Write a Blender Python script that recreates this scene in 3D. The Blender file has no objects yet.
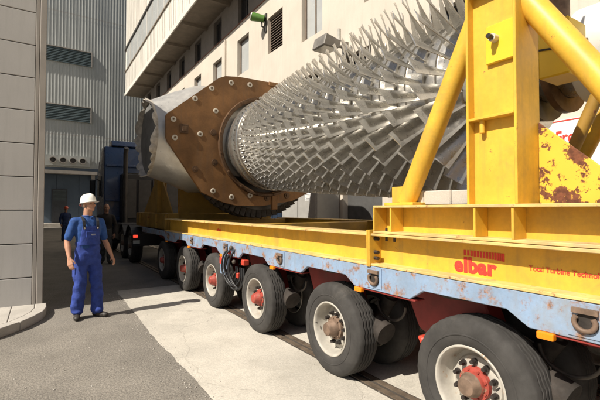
import bpy, bmesh, math, random
import numpy as np
from mathutils import Matrix, Vector, Euler
random.seed(7); rng = np.random.default_rng(7)
R = math.radians
sc = bpy.context.scene
COL = sc.collection

# ------------------------------------------------------------------ camera, sky, sun, exposure
cam_data = bpy.data.cameras.new('camera'); cam = bpy.data.objects.new('camera', cam_data); COL.objects.link(cam)
cam.location = (0, 0, 1.6)
cam.rotation_euler = (R(90 + 1.4), R(0.0), R(-33.0))
cam_data.lens = 24.0; cam_data.sensor_width = 36.0; cam_data.clip_start = 0.05; cam_data.clip_end = 600
sc.camera = cam

SUN_EL = R(46.0); SUN_AZ_SLOPE = 0.14          # light travels towards +X and a little +Y
shx, shy = 1.0, SUN_AZ_SLOPE
n_ = math.hypot(shx, shy); shx /= n_; shy /= n_
to_sun = Vector((-shx*math.cos(SUN_EL), -shy*math.cos(SUN_EL), math.sin(SUN_EL)))
world = bpy.data.worlds.new('World'); sc.world = world; world.use_nodes = True
wn = world.node_tree.nodes; wl = world.node_tree.links
bg = wn['Background']; sky = wn.new('ShaderNodeTexSky'); sky.sky_type = 'NISHITA'; sky.sun_disc = False
sky.sun_elevation = SUN_EL; sky.sun_rotation = math.atan2(to_sun.x, to_sun.y)
sky.air_density = 1.0; sky.dust_density = 2.5; sky.ozone_density = 0.6
wl.new(sky.outputs[0], bg.inputs[0]); bg.inputs[1].default_value = 0.05
sun_d = bpy.data.lights.new('sun', 'SUN'); sun = bpy.data.objects.new('sun', sun_d); COL.objects.link(sun)
sun_d.energy = 5.0; sun_d.angle = R(0.5); sun_d.color = (1.0, 0.93, 0.82)
sun.rotation_euler = to_sun.to_track_quat('Z', 'Y').to_euler(); sun.location = (-10, -3, 20)
sc.view_settings.view_transform = 'Standard'; sc.view_settings.look = 'None'
sc.view_settings.exposure = 0.42; sc.view_settings.gamma = 1.0; sc.view_settings.use_curve_mapping = False
sc.render.engine = 'CYCLES'

# ------------------------------------------------------------------ materials
MATS = {}
def mat(name, col, rough=0.6, metal=0.0, var=0.18, vscale=3.0, bump=0.0, bscale=40.0, rust=None, rust_scale=4.0,
        rust_col=(0.16, 0.065, 0.03), dirt=0.0, dirt_col=(0.10, 0.08, 0.06), spec=0.5, aniso=None, streak=0.0, fine=0.0, fscale=120.0, coat=0.0, emit=None, rsoft=0.06, crack=0.0):
    m = bpy.data.materials.new(name); m.use_nodes = True; MATS[name] = m
    nt = m.node_tree; N = nt.nodes; L = nt.links; b = N['Principled BSDF']
    b.inputs['Roughness'].default_value = rough; b.inputs['Metallic'].default_value = metal
    b.inputs['Specular IOR Level'].default_value = spec; b.inputs['Coat Weight'].default_value = coat
    geo = N.new('ShaderNodeNewGeometry'); pos = geo.outputs['Position']
    def noise(scale, detail=5, rough_=0.6, vec=pos, dist=0.0):
        n = N.new('ShaderNodeTexNoise'); n.inputs['Scale'].default_value = scale; n.inputs['Detail'].default_value = detail
        n.inputs['Roughness'].default_value = rough_; n.inputs['Distortion'].default_value = dist; L.new(vec, n.inputs['Vector']); return n.outputs['Fac']
    def ramp(fac, a, b_):
        r = N.new('ShaderNodeMapRange'); r.inputs['From Min'].default_value = a; r.inputs['From Max'].default_value = b_
        r.interpolation_type = 'SMOOTHSTEP'; L.new(fac, r.inputs['Value']); return r.outputs['Result']
    def mix(fac, c1, c2, mode='MIX'):
        x = N.new('ShaderNodeMix'); x.data_type = 'RGBA'; x.blend_type = mode
        if isinstance(fac, float): x.inputs[0].default_value = fac
        else: L.new(fac, x.inputs[0])
        for i, c in ((6, c1), (7, c2)):
            if isinstance(c, tuple): x.inputs[i].default_value = (*c, 1)
            else: L.new(c, x.inputs[i])
        return x.outputs[2]
    lo = tuple(c*(1-var) for c in col); hi = tuple(min(1, c*(1+var)) for c in col)
    c = mix(ramp(noise(vscale), 0.3, 0.7), lo, hi)
    if fine > 0:
        f = ramp(noise(fscale, 3, 0.7), 0.3, 0.7)
        c = mix(f, c, mix(1.0, c, (1+fine*2,)*3 if False else (min(1, 1-fine),)*3, 'MULTIPLY'))
    if dirt > 0:
        c = mix(ramp(noise(vscale*0.6+0.7, 8, 0.7, dist=0.4), 0.62-dirt*0.35, 0.85), c, dirt_col)
    if crack > 0:
        nz = N.new('ShaderNodeTexNoise'); nz.inputs['Scale'].default_value = 1.3; nz.inputs['Detail'].default_value = 6; L.new(pos, nz.inputs['Vector'])
        va = N.new('ShaderNodeVectorMath'); va.operation = 'MULTIPLY_ADD'; va.inputs[1].default_value = (0.7, 0.7, 0.7); L.new(nz.outputs['Color'], va.inputs[0]); L.new(pos, va.inputs[2])
        vo = N.new('ShaderNodeTexVoronoi'); vo.feature = 'DISTANCE_TO_EDGE'; vo.inputs['Scale'].default_value = crack; L.new(va.outputs[0], vo.inputs['Vector'])
        c = mix(ramp(vo.outputs['Distance'], 0.0032, 0.001), c, mix(0.28, c, (0.12, 0.10, 0.08)))
    if streak > 0:
        mp = N.new('ShaderNodeMapping'); mp.inputs['Scale'].default_value = (6, 6, 0.5); L.new(pos, mp.inputs['Vector'])
        s = noise(2.0, 5, 0.65, mp.outputs[0])
        c = mix(ramp(s, 0.45, 0.8), c, mix(streak, c, dirt_col))
    rr = None
    if rust is not None:
        f1 = noise(rust_scale, 9, 0.72)
        rf = ramp(f1, rust, rust+rsoft)
        rc = mix(ramp(noise(rust_scale*6, 4), 0.35, 0.65), rust_col, tuple(min(1, k*2.0) for k in rust_col))
        c = mix(rf, c, rc)
        r2 = N.new('ShaderNodeMapRange'); L.new(rf, r2.inputs['Value']); r2.inputs['To Min'].default_value = rough; r2.inputs['To Max'].default_value = 0.9
        L.new(r2.outputs[0], b.inputs['Roughness'])
        if metal == 0: pass
    else:
        r2 = N.new('ShaderNodeMapRange'); L.new(noise(vscale*2.3+3, 5), r2.inputs['Value'])
        r2.inputs['From Min'].default_value = 0.3; r2.inputs['From Max'].default_value = 0.7
        r2.inputs['To Min'].default_value = max(0.03, rough-0.09); r2.inputs['To Max'].default_value = min(1, rough+0.09)
        L.new(r2.outputs[0], b.inputs['Roughness'])
    L.new(c, b.inputs['Base Color'])
    if bump > 0:
        bn = N.new('ShaderNodeBump'); bn.inputs['Strength'].default_value = bump; bn.inputs['Distance'].default_value = 0.01
        L.new(noise(bscale, 6, 0.65), bn.inputs['Height']); L.new(bn.outputs[0], b.inputs['Normal'])
    if emit:
        b.inputs['Emission Color'].default_value = (*emit[0], 1); b.inputs['Emission Strength'].default_value = emit[1]
    return m

mat('asphalt', (0.30, 0.272, 0.232), 0.92, var=0.13, vscale=1.4, bump=0.6, bscale=90, fine=0.62, fscale=60, dirt=0.16, dirt_col=(0.13, 0.115, 0.095), crack=0.22)
mat('concrete', (0.57, 0.53, 0.455), 0.9, var=0.13, vscale=1.1, bump=0.35, bscale=70, fine=0.24, fscale=65, dirt=0.38, dirt_col=(0.33, 0.30, 0.25), crack=0.45)
mat('kerb', (0.46, 0.43, 0.385), 0.88, var=0.12, vscale=2.5, bump=0.2, fine=0.15, dirt=0.2, dirt_col=(0.25, 0.22, 0.19))
mat('rail_steel', (0.27, 0.21, 0.155), 0.5, 0.6, var=0.3, vscale=9)
mat('groove', (0.06, 0.05, 0.04), 0.95, var=0.3)
mat('panel', (0.47, 0.455, 0.43), 0.62, var=0.05, vscale=0.8, fine=0.05, streak=0.12)
mat('trim', (0.33, 0.30, 0.265), 0.6, var=0.08)
mat('core', (0.08, 0.078, 0.075), 0.9)
mat('hall_clad', (0.37, 0.385, 0.365), 0.55, var=0.06, vscale=0.3, streak=0.1)
mat('hall_louver', (0.085, 0.115, 0.12), 0.6, var=0.1)
mat('hall_blue', (0.075, 0.105, 0.145), 0.7, var=0.1, vscale=0.6)
mat('hall_door', (0.04, 0.045, 0.055), 0.6)
mat('render_wall', (0.60, 0.54, 0.455), 0.9, var=0.06, vscale=0.7, bump=0.25, bscale=25, streak=0.10, fine=0.06, fscale=60)
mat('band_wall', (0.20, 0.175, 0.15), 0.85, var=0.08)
mat('band_edge', (0.22, 0.10, 0.065), 0.8)
mat('fascia', (0.64, 0.61, 0.55), 0.6, var=0.05, vscale=0.7, streak=0.15)
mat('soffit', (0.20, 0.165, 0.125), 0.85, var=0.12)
mat('glass_dark', (0.022, 0.022, 0.025), 0.12, var=0.2, spec=0.6)
mat('glass_pale', (0.42, 0.43, 0.42), 0.2, var=0.08, vscale=1.0, spec=0.6)
mat('frame_dark', (0.06, 0.055, 0.05), 0.6)
mat('brown_frame', (0.17, 0.13, 0.10), 0.7)
mat('yellow', (0.74, 0.445, 0.050), 0.45, var=0.12, vscale=2.5, rust=0.645, rust_scale=10, dirt=0.42, dirt_col=(0.40, 0.25, 0.07), streak=0.45, spec=0.4, fine=0.08, fscale=35)
mat('yellow_bright', (0.80, 0.53, 0.03), 0.4, var=0.05, rust=0.74, rust_scale=9)
mat('yellow_flange', (0.66, 0.46, 0.16), 0.6, var=0.2, vscale=5, rust=0.575, rust_scale=11, rsoft=0.1, dirt=0.55, dirt_col=(0.42, 0.34, 0.24))
mat('yellow_rusty', (0.76, 0.47, 0.05), 0.45, var=0.06, rust=0.515, rust_scale=5.2, rust_col=(0.10, 0.035, 0.016), rsoft=0.02)
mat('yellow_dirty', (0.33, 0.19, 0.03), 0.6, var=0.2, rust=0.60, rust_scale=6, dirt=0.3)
mat('blue_rail', (0.26, 0.365, 0.52), 0.5, var=0.12, vscale=3, rust=0.50, rust_scale=8.0, rust_col=(0.19, 0.10, 0.055), dirt=0.45, dirt_col=(0.27, 0.27, 0.26), rsoft=0.14, streak=0.35, fine=0.10, fscale=40)
mat('red_paint', (0.24, 0.028, 0.022), 0.55, var=0.25, vscale=4, rust=0.62, rust_scale=8, rust_col=(0.05, 0.025, 0.018), dirt=0.25)
mat('red_bright', (0.52, 0.055, 0.03), 0.5, var=0.15, vscale=6, rust=0.68, rust_scale=10)
mat('grime', (0.035, 0.028, 0.023), 0.85, var=0.4, vscale=7, bump=0.3)
mat('grime_metal', (0.10, 0.085, 0.07), 0.7, 0.3, var=0.35, vscale=9)
mat('tyre', (0.043, 0.040, 0.037), 0.88, var=0.22, vscale=6, bump=0.15, bscale=120, dirt=0.25, dirt_col=(0.10, 0.09, 0.077))
mat('rim', (0.42, 0.395, 0.345), 0.42, var=0.15, vscale=8, rust=0.58, rust_scale=11, rust_col=(0.22, 0.14, 0.08), dirt=0.25, dirt_col=(0.32, 0.25, 0.18), rsoft=0.12)
mat('hub_red', (0.33, 0.055, 0.038), 0.55, var=0.2, vscale=14, rust=0.53, rust_scale=16, rust_col=(0.17, 0.10, 0.065), rsoft=0.15)
mat('hub_rust', (0.20, 0.135, 0.095), 0.65, 0.2, var=0.3, vscale=14)
mat('nut', (0.05, 0.042, 0.038), 0.55, 0.5, var=0.3, vscale=30)
mat('hose', (0.016, 0.016, 0.017), 0.45, var=0.2)
mat('orange_lens', (0.85, 0.26, 0.01), 0.25, var=0.05)
mat('red_lens', (0.55, 0.02, 0.015), 0.2, var=0.05, emit=((1, 0.08, 0.04), 0.8))
mat('plate_white', (0.6, 0.62, 0.58), 0.4)
mat('steel', (0.66, 0.64, 0.595), 0.31, 0.84, var=0.14, vscale=5, dirt=0.08, dirt_col=(0.25, 0.22, 0.19))
mat('steel_hub', (0.50, 0.48, 0.44), 0.30, 0.85, var=0.10, vscale=4)
mat('steel_dark', (0.10, 0.095, 0.09), 0.5, 0.7, var=0.2)
mat('white_shaft', (0.68, 0.68, 0.66), 0.35, 0.1, var=0.05)
mat('rust_plate', (0.235, 0.115, 0.040), 0.62, 0.15, var=0.30, vscale=1.6, bump=0.15, bscale=60, fine=0.15, fscale=45, rust=0.61, rust_scale=3.0, rust_col=(0.12, 0.062, 0.03), streak=0.3, rsoft=0.2)
mat('rust_ring', (0.12, 0.068, 0.036), 0.55, 0.4, var=0.35, vscale=6)
mat('shell', (0.54, 0.52, 0.48), 0.36, 0.5, var=0.08, vscale=2.5, bump=0.8, bscale=5, dirt=0.25, dirt_col=(0.33, 0.31, 0.28))
mat('shell_edge', (0.46, 0.42, 0.36), 0.55, 0.1, var=0.25, vscale=10, dirt=0.3, dirt_col=(0.22, 0.18, 0.14))
mat('shell_inside', (0.20, 0.20, 0.195), 0.6, 0.2, var=0.2, vscale=3)
mat('washer', (0.58, 0.53, 0.44), 0.5, 0.2, var=0.15, vscale=20)
mat('truck_blue', (0.016, 0.045, 0.125), 0.32, var=0.12, coat=0.3)
mat('black_plastic', (0.018, 0.018, 0.02), 0.5)
mat('red_text', (0.62, 0.045, 0.03), 0.6, var=0.12, vscale=20)
mat('sign_red', (0.75, 0.05, 0.03), 0.5, var=0.03)
mat('sign_white', (0.80, 0.80, 0.79), 0.45, var=0.03)
mat('cabinet', (0.36, 0.35, 0.33), 0.6, var=0.08)
mat('door_blue', (0.014, 0.028, 0.055), 0.6)
mat('lamp_green', (0.10, 0.22, 0.045), 0.45)
mat('lamp_grey', (0.20, 0.185, 0.165), 0.5, 0.3)
mat('lamp_glass', (0.45, 0.43, 0.38), 0.2)
mat('skin', (0.47, 0.245, 0.155), 0.55, var=0.08, vscale=14)
mat('skin_dark', (0.36, 0.19, 0.125), 0.55, var=0.08, vscale=14)
mat('hair', (0.20, 0.17, 0.14), 0.8, var=0.2, vscale=40)
mat('helmet', (0.80, 0.79, 0.74), 0.3, var=0.03)
mat('helmet_red', (0.55, 0.06, 0.02), 0.35)
mat('overall_blue', (0.026, 0.055, 0.27), 0.85, var=0.22, vscale=11, bump=0.9, bscale=22)
mat('polo_blue', (0.018, 0.070, 0.25), 0.85, var=0.18, vscale=11, bump=0.7, bscale=22)
mat('overall_navy', (0.012, 0.026, 0.09), 0.85, var=0.2, vscale=8)
mat('sweater_dark', (0.022, 0.018, 0.017), 0.95, var=0.2, vscale=8)
mat('trousers_grey', (0.075, 0.075, 0.072), 0.9, var=0.15, vscale=8)
mat('strap', (0.02, 0.022, 0.03), 0.8)
mat('boot', (0.030, 0.025, 0.021), 0.6, var=0.3, vscale=20, dirt=0.2)
mat('eye', (0.03, 0.02, 0.018), 0.3)
mat('lip', (0.30, 0.12, 0.085), 0.5)
mat('plastic_wrap', (0.50, 0.49, 0.46), 0.35, var=0.1)

# ------------------------------------------------------------------ mesh building
class MB:
    def __init__(s): s.v = []; s.f = []; s.m = []; s.mi = 0
    def add(s, vs, fs):
        o = len(s.v); s.v += [tuple(p) for p in vs]; s.f += [tuple(i+o for i in f) for f in fs]; s.m += [s.mi]*len(fs); return s
    def box(s, x0, x1, y0, y1, z0, z1):
        x0, x1 = min(x0, x1), max(x0, x1); y0, y1 = min(y0, y1), max(y0, y1); z0, z1 = min(z0, z1), max(z0, z1)
        return s.add([(x0,y0,z0),(x1,y0,z0),(x1,y1,z0),(x0,y1,z0),(x0,y0,z1),(x1,y0,z1),(x1,y1,z1),(x0,y1,z1)],
                     [(0,3,2,1),(4,5,6,7),(0,1,5,4),(1,2,6,5),(2,3,7,6),(3,0,4,7)])
    def prism(s, pts, a0, a1, axis):
        n = len(pts)
        def P(p, a): return {'x': (a, p[0], p[1]), 'y': (p[0], a, p[1]), 'z': (p[0], p[1], a)}[axis]
        ar = sum(pts[i][0]*pts[(i+1) % n][1]-pts[(i+1) % n][0]*pts[i][1] for i in range(n))
        if (ar < 0) != (axis == 'y'): pts = pts[::-1]
        vs = [P(p, a0) for p in pts]+[P(p, a1) for p in pts]
        fs = [tuple(range(n))[::-1], tuple(range(n, 2*n))]+[(i, (i+1) % n, n+(i+1) % n, n+i) for i in range(n)]
        return s.add(vs, fs)
    def sweep(s, pts, rad, n=12, caps=True):
        pts = [Vector(p) for p in pts]; k = len(pts)
        rads = rad if isinstance(rad, (list, tuple)) else [rad]*k
        vs = []; up = None
        for i, p in enumerate(pts):
            t = (pts[min(i+1, k-1)]-pts[max(i-1, 0)]).normalized()
            if up is None: up = Vector((0, 0, 1)) if abs(t.z) < 0.9 else Vector((1, 0, 0))
            a = t.cross(up).normalized(); b = a.cross(t).normalized(); up = b
            for j in range(n):
                w = 2*math.pi*j/n; vs.append(p+(a*math.cos(w)+b*math.sin(w))*rads[i])
        fs = []
        for i in range(k-1):
            for j in range(n):
                fs.append((i*n+j, i*n+(j+1) % n, (i+1)*n+(j+1) % n, (i+1)*n+j))
        if caps: fs.append(tuple(range(n))[::-1]); fs.append(tuple(range((k-1)*n, k*n)))
        return s.add(vs, fs)
    def lathe(s, prof, c=(0, 0, 0), axis='x', n=48, mod=None, closed=False):
        vs = []; k = len(prof)
        for j in range(n):
            w = 2*math.pi*j/n; co, si = math.cos(w), math.sin(w)
            for i, (a, r) in enumerate(prof):
                if mod: a, r = mod(i, j, a, r)
                p = {'x': (a, r*co, r*si), 'y': (r*si, a, r*co), 'z': (r*co, r*si, a)}[axis]
                vs.append((p[0]+c[0], p[1]+c[1], p[2]+c[2]))
        fs = []; kk = k if closed else k-1
        for j in range(n):
            for i in range(kk):
                fs.append((j*k+i, ((j+1) % n)*k+i, ((j+1) % n)*k+(i+1) % k, j*k+(i+1) % k)[::-1])
        return s.add(vs, fs)
    def ball(s, c, r, n=14, m=9, rot=None):
        rx, ry, rz = r if isinstance(r, (tuple, list)) else (r, r, r)
        vs = []
        for i in range(m+1):
            ph = math.pi*i/m
            for j in range(n):
                w = 2*math.pi*j/n
                p = Vector((rx*math.sin(ph)*math.cos(w), ry*math.sin(ph)*math.sin(w), rz*math.cos(ph)))
                if rot: p = rot @ p
                vs.append((p.x+c[0], p.y+c[1], p.z+c[2]))
        fs = []
        for i in range(m):
            for j in range(n):
                a, b, d, e = i*n+j, i*n+(j+1) % n, (i+1)*n+(j+1) % n, (i+1)*n+j
                if i == 0: fs.append((a, d, e)[::-1])
                elif i == m-1: fs.append((a, b, e)[::-1])
                else: fs.append((a, b, d, e)[::-1])
        return s.add(vs, fs)
    def mesh(s, name, mats, bevel=0, smooth=None, seg=1):
        me = bpy.data.meshes.new(name); me.from_pydata([tuple(v) for v in s.v], [], s.f)
        for m in (mats if isinstance(mats, (list, tuple)) else [mats]): me.materials.append(MATS[m])
        me.polygons.foreach_set('material_index', s.m)
        bm = bmesh.new(); bm.from_mesh(me)
        bmesh.ops.remove_doubles(bm, verts=bm.verts, dist=1e-5)
        bmesh.ops.recalc_face_normals(bm, faces=bm.faces)
        if bevel > 0:
            es = [e for e in bm.edges if len(e.link_faces) == 2 and e.calc_face_angle(0) > R(25)]
            bmesh.ops.bevel(bm, geom=es, offset=bevel, segments=seg, affect='EDGES', clamp_overlap=True, profile=0.6)
        bm.to_mesh(me); bm.free()
        if smooth:
            me.polygons.foreach_set('use_smooth', [True]*len(me.polygons)); me.set_sharp_from_angle(angle=R(smooth))
        me.update(); return me
    def build(s, name, mats, parent=None, bevel=0, smooth=None, seg=1):
        return link(name, s.mesh(name, mats, bevel, smooth, seg), parent)
def world_loc(o):
    v = Vector((0, 0, 0))
    while o: v += o.location if o.matrix_parent_inverse == Matrix() or True else v; o = None
    return v
WL = {}
def link(name, me, parent=None, loc=None):
    o = bpy.data.objects.new(name, me); COL.objects.link(o)
    if loc is not None: o.location = loc
    WL[o.name] = Vector(loc) if loc is not None else Vector((0, 0, 0))
    if parent is not None:
        o.parent = parent; o.matrix_parent_inverse = Matrix.Translation(-WL[parent.name])
    return o
def thing(name, label, cat, loc=(0, 0, 0), group=None):
    o = bpy.data.objects.new(name, None); COL.objects.link(o); o.location = loc; o.empty_display_size = 0.3
    WL[o.name] = Vector(loc); tag(o, label, cat, group); return o
def tag(o, label, cat, group=None):
    o['label'] = label; o['category'] = cat
    if group: o['group'] = group
    return o
def struct(o): o['kind'] = 'structure'; return o
def put(name, me, parent, mw):           # a part with its own world matrix sharing mesh data
    o = bpy.data.objects.new(name, me); COL.objects.link(o); o.parent = parent
    o.matrix_parent_inverse = Matrix.Translation(-WL[parent.name]) if parent.name in WL else Matrix()
    o.matrix_basis = mw
    return o
def text_mesh(txt, size, matname, extrude=0.002, bold=0.0, xscale=1.0, spacing=1.0):
    cu = bpy.data.curves.new('t', 'FONT'); cu.body = txt; cu.size = size; cu.extrude = extrude; cu.bevel_depth = bold; cu.bevel_resolution = 2; cu.space_character = spacing
    cu.resolution_u = 4
    to = bpy.data.objects.new('t', cu); COL.objects.link(to)
    bpy.context.view_layer.update()
    me = bpy.data.meshes.new_from_object(to.evaluated_get(bpy.context.evaluated_depsgraph_get()))
    bpy.data.objects.remove(to); bpy.data.curves.remove(cu)
    for v in me.vertices:
        v.co.x *= xscale; v.co.z *= extrude/(extrude+bold)
    me.materials.clear(); me.materials.append(MATS[matname]); return me
def face_minus_x(x, y, z):   # local x runs to -Y, local y runs up, normal -X
    return Matrix(((0, 0, -1, x), (-1, 0, 0, y), (0, 1, 0, z), (0, 0, 0, 1)))

# ================================================================== SETTING
g = MB(); g.add([(-150,-150,0),(150,-150,0),(150,150,0),(-150,150,0)], [(0,1,2,3)])
struct(g.build('ground', 'asphalt'))
# pale concrete roadway with a ragged edge against the asphalt
yy = np.arange(-12, 8.6, 0.06); ex = 1.25 + np.cumsum(rng.normal(0, 0.006, len(yy))); ex = 1.25 + (ex-np.convolve(np.pad(ex, 15, 'edge'), np.ones(31)/31, 'same')[15:-15]) + 0.03*np.sin(yy*0.9)
c = MB(); n = len(yy)
vs = [(ex[i], yy[i], 0.005) for i in range(n)] + [(7.76, yy[i], 0.005) for i in range(n)]
c.add(vs, [(i, n+i, n+i+1, i+1) for i in range(n-1)])
struct(c.build('concrete_roadway', 'concrete'))
for xr in (2.50, 4.02):
    m = MB(); m.box(xr, xr+0.20, -12, 44, 0.004, 0.0085); o = struct(m.build('rail_bed', 'groove'))
    for dx in (0.02, 0.12):
        m = MB(); m.box(xr+dx, xr+dx+0.06, -12, 44, 0.006, 0.014); m.build('rail', 'rail_steel', o)

# loose grit along the slab edge, kerb and rails
gm = MB()
for k in range(900):
    u = random.random()
    if u < 0.45: gx_, gy_ = random.gauss(1.22, 0.07), random.uniform(2.2, 8.5)
    elif u < 0.7: gx_, gy_ = random.gauss(2.47, 0.12), random.uniform(1.5, 9)
    else: gx_, gy_ = random.uniform(-1.2, 2.4), random.uniform(2.4, 8.0)
    r_ = random.uniform(0.003, 0.010); a_ = random.uniform(0, 6.28)
    pts = [(gx_+r_*math.cos(a_+q*2.09)*random.uniform(0.7, 1.3), gy_+r_*math.sin(a_+q*2.09)*random.uniform(0.7, 1.3), 0.004) for q in range(3)]
    gm.add(pts+[(gx_, gy_, 0.006+r_*0.8)], [(0, 1, 3), (1, 2, 3), (2, 0, 3), (0, 2, 1)])
go = gm.build('grit', 'kerb'); go['kind'] = 'stuff'; go['label'] = 'loose pale grit scattered along the slab edge'
# corner pavement with kerb stones
outer = [(0.10, 7.58), (0.10, 7.25), (0.055, 6.98), (-0.05, 6.72), (-0.20, 6.47), (-0.42, 6.22), (-0.72, 5.99), (-1.10, 5.80), (-1.6, 5.66), (-2.3, 5.6), (-3.4, 5.58), (-6, 5.58)]
def offs(pl, d):
    out = []
    for i, p in enumerate(pl):
        a = Vector(pl[max(i-1, 0)]); b = Vector(pl[min(i+1, len(pl)-1)]); t = (b-a).normalized(); nrm = Vector((-t.y, t.x))
        out.append((p[0]-nrm.x*d, p[1]-nrm.y*d))
    return out
inner = offs(outer, 0.15); inner[0] = (-0.05, 7.58)
m = MB(); m.prism(inner+[(-6, 7.58)], 0.0, 0.112, 'z'); pav = struct(m.build('pavement', 'groove'))
for i0, i1 in ((0, 2), (2, 4), (4, 6), (6, 8), (8, 9), (9, 10), (10, 11)):
    seg = [Vector(p) for p in outer[i0:i1+1]]; sin = [Vector(p) for p in inner[i0:i1+1]]
    for a in (seg, sin):
        d = (a[1]-a[0]).normalized()*0.004; a[0] = a[0]+d; d = (a[-2]-a[-1]).normalized()*0.004; a[-1] = a[-1]+d
    m = MB(); m.prism([tuple(p) for p in seg]+[tuple(p) for p in sin[::-1]], 0.0, 0.125, 'z'); m.build('kerb_stone', 'kerb', pav, bevel=0.012, seg=2)
def clip_poly(poly, x0, x1):
    def cl(pl, f, inter):
        out = []
        for i in range(len(pl)):
            a, b = pl[i], pl[(i+1) % len(pl)]
            if f(a): out.append(a)
            if f(a) != f(b): out.append(inter(a, b))
        return out
    def at(xv): return lambda a, b: (xv, a[1]+(b[1]-a[1])*(xv-a[0])/(b[0]-a[0]))
    return cl(cl(poly, lambda p: p[0] >= x0, at(x0)), lambda p: p[0] <= x1, at(x1))
pin = offs(outer, 0.156); pin[0] = (-0.056, 7.58)
for a, b in ((-0.34, 0.2), (-0.94, -0.348), (-1.55, -0.948), (-6, -1.558)):
    pl = clip_poly(pin+[(-6, 7.575)], a, b)
    m = MB(); m.prism(pl, 0.05, 0.121, 'z'); m.build('paving_slab', 'kerb', pav, bevel=0.006)

# ------------------------------------------------------------------ left building with horizontal sandwich panels
lb = thing('panel_building', 'grey building with wide horizontal wall panels at the left edge', 'building', (-3, 7.6, 0))
m = MB(); m.box(-9, 0.02, 7.62, 41, 0, 5.62); m.build('core', 'core', lb)
for k in range(11):
    z0 = 0.03+0.523*k; z1 = min(z0+0.510, 5.62)
    m = MB(); m.box(-7, -0.095, 7.555, 7.63, z0, z1); m.build('panel', 'panel', lb, bevel=0.006)
m = MB(); m.box(-0.088, -0.042, 7.548, 7.66, 0.02, 5.64); m.build('corner_trim', 'trim', lb, bevel=0.004)
m = MB(); m.box(-0.034, 0.05, 7.54, 7.66, 0.0, 5.64); m.build('corner_trim', 'trim', lb, bevel=0.006)
m = MB(); m.box(-9, 0.06, 7.53, 41, 5.62, 5.70); m.build('roof_edge', 'trim', lb)
m = MB(); m.box(-9, 0.0, 13.0, 41, 5.71, 8.6); m.build('shade_block', 'panel', lb)  # unseen mass added on the roof to throw shade over the truck cab

# ------------------------------------------------------------------ far hall with ribbed cladding
hy = 45.0
hall = thing('factory_hall', 'tall pale grey ribbed metal hall closing the far end of the road', 'building', (6, hy, 0))
m = MB(); m.box(-16, 30, hy+0.25, hy+12, 0, 27); m.build('core', 'core', hall)
m = MB(); xs = []; x = -14.0
while x < 28:
    xs += [(x, 0), (x+0.17, 0), (x+0.20, 0.016), (x+0.25, 0.016), (x+0.28, 0)]; x += 0.28
vs = [(a, hy-b, 5.7) for a, b in xs]+[(a, hy-b, 26.8) for a, b in xs]; q = len(xs)
m.add(vs, [(i, i+1, q+i+1, q+i) for i in range(q-1)]); o = m.build('ribbed_cladding', 'hall_clad', hall)
m = MB(); m.box(-14, 28, hy-0.06, hy-0.058, 20.9, 20.94).box(-14, 28, hy-0.06, hy-0.058, 8.9, 8.94); m.build('cladding_seam', 'trim', hall)
for z0, z1 in ((15.95, 17.35), (10.3, 11.75)):
    m = MB(); m.box(-3.0, 4.1, hy-0.02, hy-0.06, z0, z1); lv = m.build('louver', 'hall_louver', hall)
    mm = MB()
    for j in range(9):
        zz = z0+(z1-z0)*j/9
        mm.add([(-3.0,hy-0.17,zz),(4.1,hy-0.17,zz),(4.1,hy-0.08,zz+0.13),(-3.0,hy-0.08,zz+0.13),(-3.0,hy-0.17,zz+0.03),(4.1,hy-0.17,zz+0.03),(4.1,hy-0.08,zz+0.16),(-3.0,hy-0.08,zz+0.16)],
               [(0,1,2,3),(4,7,6,5),(0,4,5,1),(1,5,6,2),(2,6,7,3),(3,7,4,0)])
    mm.build('louver_slats', 'hall_louver', lv)
    mm = MB(); mm.box(4.1, 4.2, hy-0.19, hy-0.06, z0-0.05, z1+0.08).box(-3, 4.1, hy-0.19, hy-0.06, z1, z1+0.08); mm.build('louver_frame', 'trim', lv)
m = MB(); m.box(0.0, 4.1, hy-0.35, hy-0.06, 5.85, 6.85); vp = m.build('vent_panel', 'hall_clad', hall)
for k in range(4):
    xk = 0.95+0.83*k
    m = MB(); m.lathe([(0, 0.30), (-0.22, 0.30), (-0.22, 0.24), (-0.02, 0.24)], (xk, hy-0.34, 6.37), 'y', 20); m.build('vent_pipe', 'trim', vp, smooth=40)
    m = MB(); m.lathe([(-0.03, 0.0), (-0.03, 0.25)], (xk, hy-0.34, 6.37), 'y', 20); m.build('vent_hole', 'core', vp)
m = MB(); m.box(-3.5, 4.7, hy-1.0, hy-0.06, 5.05, 5.35); m.box(4.2, 4.5, hy-0.8, hy-0.5, 4.6, 5.05); m.build('canopy', 'trim', hall)
m = MB(); m.box(-14, 28, hy-0.02, hy+0.2, 0, 5.7); bw = m.build('base_wall', 'hall_blue', hall)
for k in range(22):
    m = MB(); m.box(-13.9+1.9*k, -13.9+1.9*k+1.86, hy-0.07, hy-0.02, 0.2, 5.0); m.build('base_panel', 'hall_blue', hall)
m = MB(); m.box(0.9, 2.2, hy-0.14, hy-0.06, 0.2, 3.6); d = m.build('door', 'hall_door', hall)
m = MB()
for j in range(10): m.box(1.0, 2.1, hy-0.18, hy-0.13, 2.5+j*0.1, 2.55+j*0.1)
m.build('door_vent', 'hall_louver', d)
m = MB(); m.box(-3, 6, hy-1.6, hy-0.1, 0.004, 0.35); m.build('loading_step', 'kerb', hall)

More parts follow.
